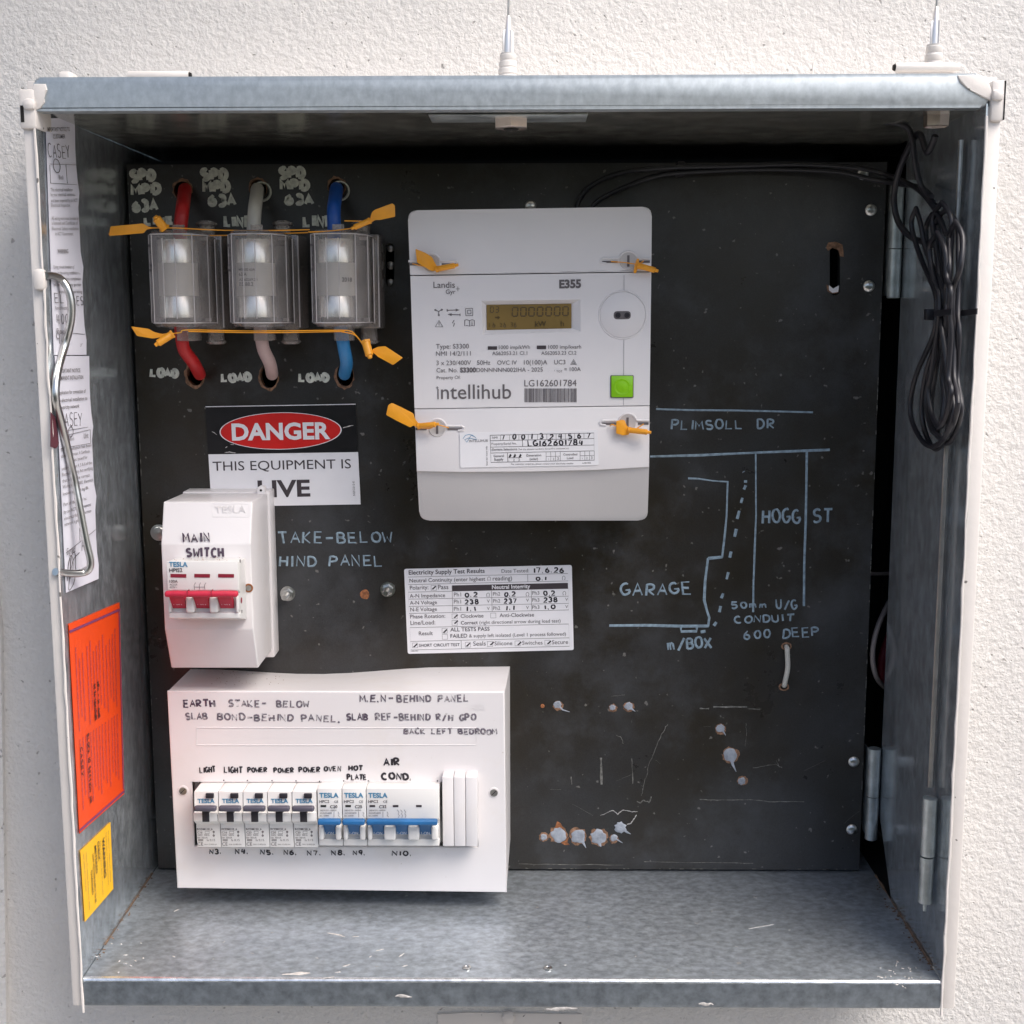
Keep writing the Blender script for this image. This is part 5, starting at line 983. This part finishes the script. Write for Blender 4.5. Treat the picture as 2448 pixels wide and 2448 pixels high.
# circuit breakers
YK = .088
def zk(yy, y=YK): return at(700, 1800+yy/2.2465, y).z
def xk(xx_, y=YK): return at(380+xx_/2.2465, 1930, y).x
def wk(mb, Y, rows): words(mb, z8, Y, rows)
LB = ['under the left LIGHT writing, first in the row', 'under the second LIGHT writing', 'above the N5 mark, under the first POWER writing', 'above the N6 mark, under the middle POWER writing', 'above the N7 mark, last before the blue ones']
for i in range(5):
    o_ = i*131.5; x0 = xk(190+o_)+.0002; x1 = xk(190+o_+131)-.0002; c = Vector(((x0+x1)/2, YD, zk(335)))
    t = thing('circuit_breaker', 'white breaker with dark grey toggle bar '+LB[i], 'circuit breaker', c, 'dark grey toggle breakers')
    prof = [(YD+.011, zk(158, YD+.004)), (YD-.004, zk(158, YD)), (YK, zk(207)), (YK, zk(318)), (YK-.0045, zk(322, YK-.0045)), (YK-.0045, zk(368, YK-.0045)), (YK+.0035, zk(380, YK+.0035)), (YK+.0035, zk(507, YK+.0035)), (YD+.011, zk(510, YK+.0035))]
    mb = MB().use('breaker_plastic'); mb._extb(prof, x0, x1, .0005, 2); mb.build('casing', t)
    mb = MB().use('grey_plastic'); yb = YK-.0115; mb.box(xk(183+o_, yb)+.0004, xk(308+o_, yb)-.0004, yb, yb+.0050, zk(319, yb), zk(291, yb), .0015, 3); tb = mb.build('toggle_bar', t)
    mb = MB().use('black_plastic'); mb.box(xk(230+o_, YK-.0048), xk(268+o_, YK-.0048), YK-.0049, YK, zk(372, YK-.0048), zk(316, YK-.0048), .0003); mb.build('toggle_slot', t)
    mb = MB().use('black_plastic'); mb.box(xk(256+o_), xk(299+o_), YK-.0022, YK, zk(240), zk(214), .0006); tbn = mb.build('test_button', t)
    mb = MB().use('ink_blue'); wk(mb, YK-.0001, [('TESLA', 208+o_, 268, 300+o_, 268, .03)])
    mb.use('ink_grey'); Y2 = YK+.0034; n1 = 'RCDM110_6' if i < 2 else 'RCDM120_6'; n2 = 'C16' if i < 2 else 'C20'
    wk(mb, Y2, [(n1, 205+o_, 414, 288+o_, 414, .02), (n2, 207+o_, 432, 234+o_, 432, .01), ('240V  50Hz', 207+o_, 445, 272+o_, 445), ('Idn 30mA', 207+o_, 459, 262+o_, 459), ('Ia 0.15', 258+o_, 473, 302+o_, 473), ('CE', 208+o_, 497, 238+o_, 497), ('SAA-151802-EA', 244+o_, 494, 312+o_, 494)])
    for dy in (464, 468, 472): mb.slab([pt(z8, a+o_, b, Y2-.0001) for a, b in ((210, dy), (238, dy), (238, dy+1.6), (210, dy+1.6))], (0, .0001, 0))
    MB.flat_h = .00008; mb.tube([pt(z8, a+o_, b, Y2) for a, b in ((248, 420), (270, 420), (270, 434), (248, 434))], .00015, 5, closed=True, flat=YN)
    for b_ in (424, 444): mb.tube([pt(z8, 294+o_+4*math.cos(k), b_-4*math.sin(k), Y2) for k in [j*math.pi/4 for j in range(8)]], .0003, 5, closed=True, flat=YN)
    mb.tube([pt(z8, 294+o_, 420, Y2), pt(z8, 294+o_, 448, Y2)], .00012, 5, flat=YN); MB.flat_h = .00025
    mb.build('printed_lettering', t)
def mcb(x_a, x_b, poles, label, rating, togs):
    x0 = xk(x_a)+.0002; x1 = xk(x_b)-.0002; c = Vector(((x0+x1)/2, YD, zk(335)))
    t = thing('circuit_breaker', label, 'circuit breaker', c, 'blue toggle breakers')
    Yc = YK+.001
    prof = [(YD+.011, zk(160, YD+.004)), (YD-.010, zk(163, YD-.01)), (Yc, zk(190, Yc)), (Yc, zk(352, Yc)), (Yc+.005, zk(360, Yc+.005)), (Yc+.005, zk(455, Yc+.005)), (Yc+.002, zk(462, Yc+.002)), (Yc+.002, zk(498, Yc+.002)), (YD+.011, zk(501, Yc+.002))]
    mb = MB().use('breaker_plastic'); mb._extb(prof, x0, x1, .0005, 2)
    edges = [x_a+4] + sum([[a, b] for a, b in togs], []) + [x_b-4]
    for k in range(0, len(edges), 2):
        xa, xb = xk(edges[k], Yc-.002), xk(edges[k+1], Yc-.002)
        if xb-xa > .001: mb.box(xa+.0002, xb-.0002, Yc-.0042, Yc+.007, zk(466, Yc-.003), zk(392, Yc-.003), .0015, 3)
    mb.build('casing', t)
    mb = MB().use('blue_plastic'); yb = Yc-.0115; mb.box(xk(x_a-4, yb)+.0003, xk(x_b-8, yb)-.0003, yb, yb+.0055, zk(391, yb), zk(362, yb), .0014, 3); mb.build('toggle_bar', t)
    for a, b in togs:
        mb = MB().use('blue_plastic'); mb.slab([(xk(a, Yc), yb+.005, zk(388, yb)), (xk(b, Yc), yb+.005, zk(388, yb)), (xk(b, Yc), Yc+.0035, zk(446, Yc)), (xk(a, Yc), Yc+.0035, zk(446, Yc))], (0, .006, 0), .0004); tg = mb.build('toggle', t)
        mb = MB().use('label_white'); word(mb, '1-ON', pt(z8, a+11, 438, Yc), pt(z8, b-6, 438, Yc), (0, -1, .3), lift=.0012); mb.build('toggle_mark', tg)
    Y2 = Yc-.0001; mb = MB().use('ink_blue'); wk(mb, Y2, [('TESLA', x_a+12, 239, x_a+115, 239, .03)]); mb.use('ink')
    wk(mb, Y2, [('HPC2', x_a+12, 268, x_a+65, 267, .01), ('CE', x_a+92, 268, x_a+114, 267), (rating, x_a+70, 296, x_a+109, 295, .02)])
    mb.use('ink_grey'); wk(mb, Y2, [('240/415V~ 6000A', x_a+14, 312, x_a+104, 311), ('AS/NZS4898', x_a+14, 327, x_a+78, 326), ('IEC 60898', x_a+14, 341, x_a+62, 340)])
    mb.tube([pt(z8, x_a+90, b, Y2) for b in (316, 345)], .00015, 5); mb.tube([pt(z8, x_a+a, b, Y2) for a, b in ((112, 316), (118, 328), (112, 334), (120, 345))], .00014, 5)
    if poles == 3:
        for j in range(3): mb.tube([pt(z8, 1286+j*18+a, b, Y2) for a, b in ((-6, 305), (4, 318), (-2, 326), (5, 336), (0, 347))], .00014, 5)
    mb.build('printed_lettering', t)
    mb = MB().use('void_dark' if poles == 1 else 'ink'); 
    for k in range(poles):
        a = x_a+18+k*125; mb.slab([pt(z8, a_, b_, Y2-.0001) for a_, b_ in ((a, 280), (a+30, 280), (a+30, 291), (a, 291))], (0, .0002, 0))
    mb.build('indicator_window', t)
mcb(850, 982, 1, 'white breaker with blue toggle under the OVEN writing', 'C20', [(884, 945)]); mcb(983, 1112, 1, 'white breaker with blue toggle under the HOT PLATE writing', 'C25', [(1014, 1076)])
mcb(1113, 1504, 3, 'wide three pole breaker with long blue toggle bar under AIR COND', 'C32', [(1144, 1206), (1271, 1335), (1398, 1461)])
for k, (a, b) in enumerate(((1522, 1583), (1584, 1646), (1647, 1711))):
    y = YD-.014; mb = MB().use('white_plastic'); mb.box(xk(a, y)+.0001, xk(b, y)-.0001, y, YD+.0005, at(1100, 1800+502/2.2465, y).z, at(1100, 1800+130/2.2465, y).z, .0006)
    o = mb.build('blanking_plate'); o['label'] = ('narrow white blanking strip next to the blue three pole breaker', 'middle one of the three white blanking strips', 'rightmost white blanking strip on the distribution board')[k]; o['category'] = 'blanking plate'; o['group'] = 'white blanking strips'
# ================================================================= PAPERS AND STICKERS ON THE LEFT SIDE
X_ = XL+.0009
def side_sheet(name, mat, quad, label, cat, wob=0, x=X_):
    a, b, c_, d_ = [atx(u, v, x) for u, v in quad]        # tl tr br bl in the picture
    n = 16; vs = []; fs = []
    for i in range(n+1):
        f = i/n; L = a.lerp(d_, f); Rr = b.lerp(c_, f)
        wv = wob*(math.sin(f*23)+math.sin(f*41+1))*.5
        Rr = Rr+Vector((0, wv*1.2, 0)); M_ = L.lerp(Rr, .5)
        for p, h in ((L, 0), (M_, abs(wv)*.4), (Rr, abs(wv)*.9)): vs.append((p.x+h, p.y, p.z))
    for i in range(n):
        for j in range(2): k = i*3+j; fs.append((k, k+1, k+4, k+3))
    mb = MB().use(mat); mb.add(vs, fs)
    m2 = [(v[0]-.0003, v[1], v[2]) for v in vs]; mb.add(m2, [tuple(reversed(f)) for f in fs])
    cc = (a+b+c_+d_)/4; t = thing(name, label, cat, cc); mb.build('sheet', t)
    return t, (a, b, c_, d_)
def bil(Qd, s, t_):
    a, b, c_, d_ = Qd; return a.lerp(b, s).lerp(d_.lerp(c_, s), t_)
t, Qd = side_sheet('paper_notice', 'paper', ((109, 283), (176, 281), (205, 848), (129, 849)), 'upper white paper notice on the left inner side, CASEY written near its top', 'paper notice', .0012)
def sw_(mb, Qd, rows, lift=.0007):
    for s, s0, t0, s1, *o in rows:
        A = bil(Qd, s0, t0); B = bil(Qd, s1, t0); h = o[0] if o else None; word(mb, s, A, B, XN, h=h, bold=o[1] if len(o) > 1 else 0, lift=lift)
mb = MB().use('ink_grey')
sw_(mb, Qd, [('IMPORTANT NOTICE TO', .02, .055, .80, .0028, .01), ('CUSTOMER', .2, .085, .62, .0028, .01), ('Block', .34, .255, .50), ('Unit', .86, .275, .98), ('This electrical installation has', .05, .305, .93, .0024), ('by your electrical contractor', .05, .325, .90, .0024), ('and been inspected by an ACT', .05, .35, .95, .0024), ('Electrical Inspector.', .05, .37, .70, .0024), ('All wiring work must be done by', .05, .425, .96, .0024),
    ('a licensed and Certificate of', .05, .445, .92, .0024), ('Electrical Safety installation', .05, .468, .94, .0024), ('in ACT Government.', .15, .49, .75, .0024), ('WARNING', .20, .565, .55, .0028, .02), ('Using circuit breakers please', .05, .63, .86, .0024), ('ensure the wiring installation has', .05, .655, .94, .0024), ('altered by since completion', .05, .68, .93, .0024), ('of the work. If any portion', .05, .705, .93, .0024), ('continues operating', .2, .735, .95, .0024), ('Name of electrician', .06, .805, .5), ('Phone No', .08, .91, .45), ('U0783', .80, .965, .93)])
mb.use('ink')
for s, s0, t0, s1, h in (('CASEY', .02, .165, .78, .0085), ('O', .18, .225, .42, .0085), ('EL', .05, .775, .35, .006), ('ES', .75, .785, .98, .006), ('400', .10, .865, .45, .007), ('9', .05, .95, .2, .007)):
    MB.flat_h = .0001; hand(mb, s, bil(Qd, s0, t0), bil(Qd, s1, t0), XN, h, .0003, lift=.0007)
for s0, t0, s1, t1 in ((.05, .19, .97, .195), (.05, .27, .97, .278), (.05, .195, .06, .27), (.60, .192, .62, .272), (.5, .905, .97, .912)): mb.tube([bil(Qd, s0, t0)+XN*.0007, bil(Qd, s1, t1)+XN*.0007], .00015, 5, flat=XN)
mb.build('writing', t)
t, Qd = side_sheet('paper_notice', 'paper', ((131, 851), (211, 851), (234, 1383), (158, 1417)), 'lower white paper notice on the left inner side, a signature at its bottom', 'paper notice', .0012)
mb = MB().use('ink_grey')
sw_(mb, Qd, [('IMPORTANT NOTICE', .05, .07, .70, .0028, .01), ('PERMANENT INSTALLATION', .02, .10, .78, .0028, .01), ('Application for connection of', .0, .16, .84, .0026, .01), ('an electrical installation to', .0, .192, .88, .0026, .01), ('electricity network', .02, .222, .62, .0026, .01), ('Block', .30, .36, .42), ('Unit', .72, .36, .86), ('This installation has been', .02, .40, .95, .0024), ('done by Electrician. A Certificate', .02, .425, .88, .0024), ('was issued for', .35, .45, .80, .0024),
    ('under sections 4, 5 & 6 of the', .02, .478, .93, .0024), ('Electricity Safety Act certifying', .02, .503, .96, .0024), ('that it is to the correct', .02, .53, .85, .0024), ('Wiring Rules 3000. Electrical', .02, .555, .95, .0024), ('known standard ing 86.', .02, .585, .8, .0024), ('Part of the Act it has been', .02, .63, .92, .0024), ('by an ACT Government', .02, .662, .85, .0024), ('electrical for connection', .02, .69, .85, .0024), ('network is given', .02, .715, .5, .0024), ('Signed', .05, .84, .3), ('Date 26/06/2025', .1, .945, .65)])
mb.use('ink')
for s, s0, t0, s1, h in (('CASEY', .02, .30, .70, .0095), ('O', .25, .345, .40, .0075), ('N', .45, .80, .56, .009), ('H', .50, .845, .6, .006)): hand(mb, s, bil(Qd, s0, t0), bil(Qd, s1, t0), XN, h, .0003, lift=.0007)
P = [(.02, .95), (.08, .88), (.14, .86), (.12, .92), (.06, .90), (.15, .85), (.22, .87), (.18, .93), (.14, .89), (.22, .84), (.30, .86), (.24, .96), (.05, .99), (.20, .88), (.42, .85)]
mb.tube(smooth([bil(Qd, *p)+XN*.0007 for p in P], 4), .0003, 5, flat=XN)
for s0, t0, s1, t1 in ((.02, .315, .86, .312), (.03, .335, .93, .325), (.93, .325, .93, .385), (.03, .385, .93, .385), (.03, .83, .97, .775)): mb.tube([bil(Qd, s0, t0)+XN*.0007, bil(Qd, s1, t1)+XN*.0007], .00015, 5, flat=XN)
mb.build('writing', t)
# orange and yellow labels: their text runs down the side
def down(mb, Qd, rows, lift=.0006):
    for s, sx, t0, t1, h, bo in rows: word(mb, s, bil(Qd, sx, t0), bil(Qd, sx, t1), XN, h=h, bold=bo, lift=lift)
t, Qd = side_sheet('orange_label', 'sticker_orange', ((164, 1492), (286, 1440), (297, 1898), (190, 1993)), 'large bright orange label with small print, on the left inner side', 'label')
mb = MB().use('sticker_purple'); E0 = .0005
for t0 in (.030, .978): mb.slab([bil(Qd, s, v)+XN*E0 for s, v in ((0, t0), (1, t0), (1, t0+.012), (0, t0+.012))], (-.0002, 0, 0))
mb.slab([bil(Qd, s, v)+XN*E0 for s, v in ((.965, .04), (.98, .04), (.98, .97), (.965, .97))], (-.0002, 0, 0)); mb.build('border', t)
mb = MB().use('sticker_purple')
for k, sx in enumerate((.86, .80, .74, .67, .60, .53, .47, .41, .35, .29, .20, .14, .08)):
    down(mb, Qd, [(('this electrical installation has been tested and the results recorded', 'the licensed electrician must complete this notice before supply', 'certificate of electrical safety for the work listed on this form')[k % 3], sx, .12+(k % 4)*.02, .52-(k % 3)*.03, .0020, .02), (('do not remove or deface this label from the meter box at any time', 'for further information contact the electrical inspectorate office')[k % 2], sx, .56, .90-(k % 3)*.03, .0020, .02)])
mb.build('small_print', t)
mb = MB().use('ink_black')
for s, sx, t0, t1, h in (('BLOCK 10', .22, .56, .70, .004), ('SECTION 118', .22, .72, .90, .004), ('CASEY', .08, .60, .74, .004), ('MPN - 14 JUNE', .46, .34, .52, .0035), ('ST 26 SIGNATURE', .39, .34, .52, .0035)): hand(mb, s, bil(Qd, sx, t0), bil(Qd, sx, t1), XN, h, .0004, lift=.0008)
mb.build('handwriting', t)
t, Qd = side_sheet('yellow_label', 'sticker_yellow', ((192, 2034), (264, 1965), (271, 2125), (203, 2204)), 'small yellow WARNING label below the orange one, on the left inner side', 'label')
mb = MB().use('ink'); down(mb, Qd, [('WARNING', .68, .12, .70, .0048, .03), ('CHECK', .52, .10, .38, .0036, .02), ('METERED', .42, .12, .52, .0036, .02), ('LOW VOLTAGE SUPPLY TO BE', .34, .20, .90, .0030, .02), ('CHANGED', .26, .40, .75, .0030, .02)])
mb.use('ink_grey'); down(mb, Qd, [('this installation is supplied with electricity', .88, .08, .85, .0018, 0), ('from more than one source at the same time', .80, .08, .85, .0018, 0), ('before starting any work on this board', .60, .12, .9, .0018, 0), ('contact the network distributor for details', .14, .08, .9, .0018, 0), ('label number 4512 issued 2026', .06, .08, .6, .0018, 0)]); mb.build('printed_lettering', t)
mb = MB().use('reflection_red'); mb.slab([atx(u, v, XL+.0007) for u, v in ((122, 985), (133, 1000), (141, 1060), (135, 1072), (122, 1068))], (-.0005, 0, 0)); o = mb.build('red_reflection_mark'); o['label'] = 'dull red painted reflection behind the wire stay at the left edge'; o['category'] = 'reflection_patch'  # red sheet painted in place of a reflection in the side metal
# ================================================================= BLACK CABLES
def cpath(pts, n=7): return smooth(pts, n)
YG = .174
run = [at(1376, 520, YG), at(1385, 478, YG), at(1420, 440, YG-.004), at(1490, 412, YG-.006), at(1600, 400, YG-.007), at(1760, 396, YG-.007), at(1900, 392, YG-.008), at(2040, 400, YG-.010), at(2120, 418, YG-.018), at(2190, 450, .11), atx(2235, 500, .600), atx(2262, 560, .600)]
run2 = [at(1400, 520, YG), at(1430, 480, YG), at(1500, 445, YG-.003), at(1580, 418, YG-.004), at(1700, 408, YG-.004), at(1850, 404, YG-.004), at(2000, 410, YG-.008), at(2090, 430, YG-.014), at(2150, 440, .14), at(2200, 448, .11), atx(2228, 470, .600)]
cable('antenna_cable', 'cable_black', run, .0019, 'black cable along the panel top leading behind the meter, upper of two', 10, 'black antenna cables'); cable('antenna_cable', 'cable_black', run2, .0019, 'black cable along the panel top leading behind the meter, lower of two', 10, 'black antenna cables')
a1 = at(2238, 285, .05)
cable('antenna_cable', 'cable_black', [Vector((a1.x, .05, ZC-.012)), Vector((a1.x-.002, .06, ZC-.022)), at(2196, 320, .075), at(2160, 380, .10), at(2141, 440, .115), at(2138, 490, .12), at(2150, 535, .115), at(2180, 568, .10), at(2215, 580, .085), atx(2240, 588, .604)], .0023, 'black cable curving from the right antenna nut down to the coil', 10, 'black antenna cables')
cable('antenna_cable', 'cable_black', [at(1600, 288, .10), at(1900, 292, .095), at(2080, 290, .09), at(2160, 300, .08), at(2180, 330, .078), at(2190, 400, .08), at(2205, 450, .08), atx(2235, 490, .602)], .0020, 'black cable hanging under the cabinet ceiling towards the coil', 10, 'black antenna cables')
t = thing('cable_coil', 'coil of black antenna cable tied and hanging in the upper right corner', 'cable coil', atx(2240, 747, .600))
mb = MB().use('cable_black')
for (tu, tv, w, ta, tb, bu, bv, bw, X) in ((2190, 498, 11, 2238, 2250, 2228, 1068, 52, .598), (2252, 484, 22, 2250, 2264, 2238, 1074, 34, .601), (2285, 530, 16, 2263, 2277, 2252, 1048, 38, .599), (2228, 512, 15, 2243, 2258, 2236, 1036, 22, .604), (2262, 500, 26, 2256, 2290, 2262, 1060, 36, .605), (2240, 556, 18, 2246, 2270, 2246, 1020, 28, .595)):
    P = [(tu, tv), (tu-w, tv+38), (tu-w*.6+(ta-tu)*.3, tv+110), (ta-2, 700), (ta, 747), (ta-6, 800), (bu-bw*.75, 900), (bu-bw, bv-85), (bu-bw*.6, bv-25), (bu, bv), (bu+bw*.6, bv-25), (bu+bw, bv-85), (bu+bw*.75, 900), (tb+3, 800), (tb, 747), (tb+2, 690), (tu+w*.8+(tb-tu)*.3, tv+110), (tu+w, tv+38)]
    P = [atx(min(u, 2318), v, X-random.uniform(0, .004)) for u, v in P]; P.append(P[0]); mb.tube(smooth(P, 5)[:-1], .0018, 10, closed=True)
mb.build('loops', t)
mb = MB().use('cable_black'); Pa = atx(2232, 750, .589); Pb = Pa + Vector((0, -.036, .0015))
mb.slab([Pa+Vector((0, 0, .0019)), Pb+Vector((0, 0, .0019)), Pb-Vector((0, 0, .0019)), Pa-Vector((0, 0, .0019))], (.001, 0, 0)); c = atx(2226, 752, .592); mb.box(c.x-.004, c.x+.003, c.y-.003, c.y+.004, c.z-.0038, c.z+.0038, .0008)
mb.slab([Pa+Vector((.016, 0, .0019)), Pb+Vector((.016, 0, .0019)), Pb+Vector((.016, 0, -.0019)), Pa+Vector((.016, 0, -.0019))], (.001, 0, 0)); mb.box(.589, .606, Pa.y-.001, Pa.y, Pa.z-.0019, Pa.z+.0019); mb.build('cable_tie', t)
mb = MB().use('black_plastic'); c = at(1628, 402, D-.012); mb.box(c.x-.003, c.x+.003, D-.014, D, c.z-.006, c.z+.005, .001); o = mb.build('cable_clip'); o['label'] = 'small black clip holding the cables above the meter'; o['category'] = 'cable clip'
# wires in the dark gap beside the panel
cable('loose_wire', 'wire_grey', [at(2125, 1440, .205), at(2098, 1500, .19), at(2086, 1560, .186), at(2092, 1610, .188), at(2112, 1640, .20), at(2150, 1655, .22)], .0022, 'pale wire loop showing in the gap right of the black panel', 10, cat='wire')
cable('loose_wire', 'dark_red', [at(2135, 1500, .24), at(2112, 1560, .225), at(2108, 1610, .225), at(2130, 1660, .24)], .0035, 'dim red wire in the gap right of the black panel', 10, cat='wire')
cable('loose_wire', 'wire_grey', [at(2070, 1370, .22), at(2100, 1372, .22), at(2140, 1370, .23)], .0016, 'short pale wire end in the gap right of the black panel', 8, cat='wire')
# ================================================================= ANTENNAS
def antenna(u, v0, vb, vm, vt, u_t, label):
    y = .045; b0 = at(u, v0, y); s = (at(u+1, v0, y)-at(u, v0, y)).length; A = Vector((b0.x, y, zt-.001)); tip = at(u_t, vt, y); ax = (tip-A).normalized()
    hb = (at(u, vb, y)-A).length; hm = (tip-A).length
    t = thing('antenna', label, 'antenna', A, 'antennas on the cabinet roof')
    mb = MB().use('rubber_white'); pr = []; n = 5
    for i in range(n):
        h0 = hb*i/n; r = (26-7.5*i/n)*s; pr += [(h0, r*.93), (h0+hb/n*.12, r), (h0+hb/n*.72, r*.98), (h0+hb/n*.8, r*.90)]
    mb.lathe(A, ax, pr+[(hb, 18.5*s)], 28); mb.build('ribbed_base', t)
    mb = MB().use('nickel'); L = hm-hb; mb.lathe(A+ax*hb, ax, [(0, 11*s), (L*.55, 10*s), (L*.62, 8.5*s), (L*.97, 5*s), (L, 3.5*s)], 16)
    for k in range(4):
        d_ = Vector((math.cos(k*math.pi/2+.6), math.sin(k*math.pi/2+.6), 0)); p0 = A+ax*hb; mb.slab([p0+d_*9*s, p0+d_*14.5*s, p0+ax*L*.58+d_*14*s, p0+ax*L*.66+d_*7*s], d_.cross(ax)*2.4*s, .0002)
    mb.build('crimp', t)
    mb = MB().use('steel_dull'); mb.lathe(A+ax*(hm-.002), ax, [(0, 2.9*s), (.45, 2.0*s)], 10); mb.build('whip', t)
    return A
antenna(1213.5, 181, 128, 70, 38, 1215.5, 'antenna with white ribbed base at the middle of the cabinet roof'); antenna(2231, 150, 107, 60, 16, 2239, 'antenna with white ribbed base near the right end of the cabinet roof')
for u, v0, v1, lab in ((1222, 258, 308, 'metal hexagonal antenna nut under the middle of the cabinet ceiling'), (2238, 250, 292, 'brassy antenna nut under the right end of the cabinet ceiling')):
    y = .045; c = at(u, v1, y); mb = MB().use('brass'); s = .00028
    mb.lathe((c.x, y, ZC+.001), (0, 0, -1), [(0, 44*s if u < 2000 else 31*s), (.0075, 44*s if u < 2000 else 30*s), (.0080, 41*s if u < 2000 else 27*s), (ZC-c.z+.001, 36*s if u < 2000 else 24*s)], 6)
    mb.use('void_dark'); mb.lathe((c.x, y, c.z), (0, 0, -1), [(0, 19*s), (.0006, 19*s)], 14)
    o = mb.build('antenna_nut'); o['label'] = lab; o['category'] = 'nut'; o['group'] = 'antenna nuts'
mb = MB().use('galv_hinge'); a = at(1025, 262, .03); b = at(1405, 266, .03); mb.box(a.x, b.x, .026, .060, ZC-.0008, ZC+.0001, .0003); o = mb.build('stiffening_strip', box)
mb = MB().use('cream_paint'); a = at(1942, 172, .03); mb.tube([a-Vector((0, 0, .003)), a+Vector((.0006, 0, .006))], .0006, 6); mb.build('wire_end', box)
# patches on the wall below
mb = MB().use('cream_paint'); P = [at(u, v, YW-.0015) for u, v in ((1045, 2424), (1120, 2421), (1260, 2423), (1392, 2425), (1388, 2500), (1050, 2500))]; mb.slab(P, (0, .002, 0), .0006); a = at(1215, 2432, YW-.002); mb.lathe(a, (0, -1, 0), [(0, .0055), (.002, .0045), (.003, .001)], 14)
o = mb.build('filler_patch'); o['label'] = 'rough pale filler patch on the wall just under the cabinet'; o['category'] = 'wall patch'
mb = MB().use('wall_render'); a = at(15, 2448, YW-.006); b = at(1, 1500, YW-.006); mb.slab([b, a, a+Vector((.004, 0, -.25)), a+Vector((-.06, 0, -.25)), b-Vector((.06, 0, 0)), b+Vector((-.06, 0, .1)), b+Vector((-.004, 0, .1))], (0, .008, 0), .002)
o = mb.build('wall_trim'); o['label'] = 'smooth pale vertical trim at the far left edge of the wall'; o['category'] = 'trim'
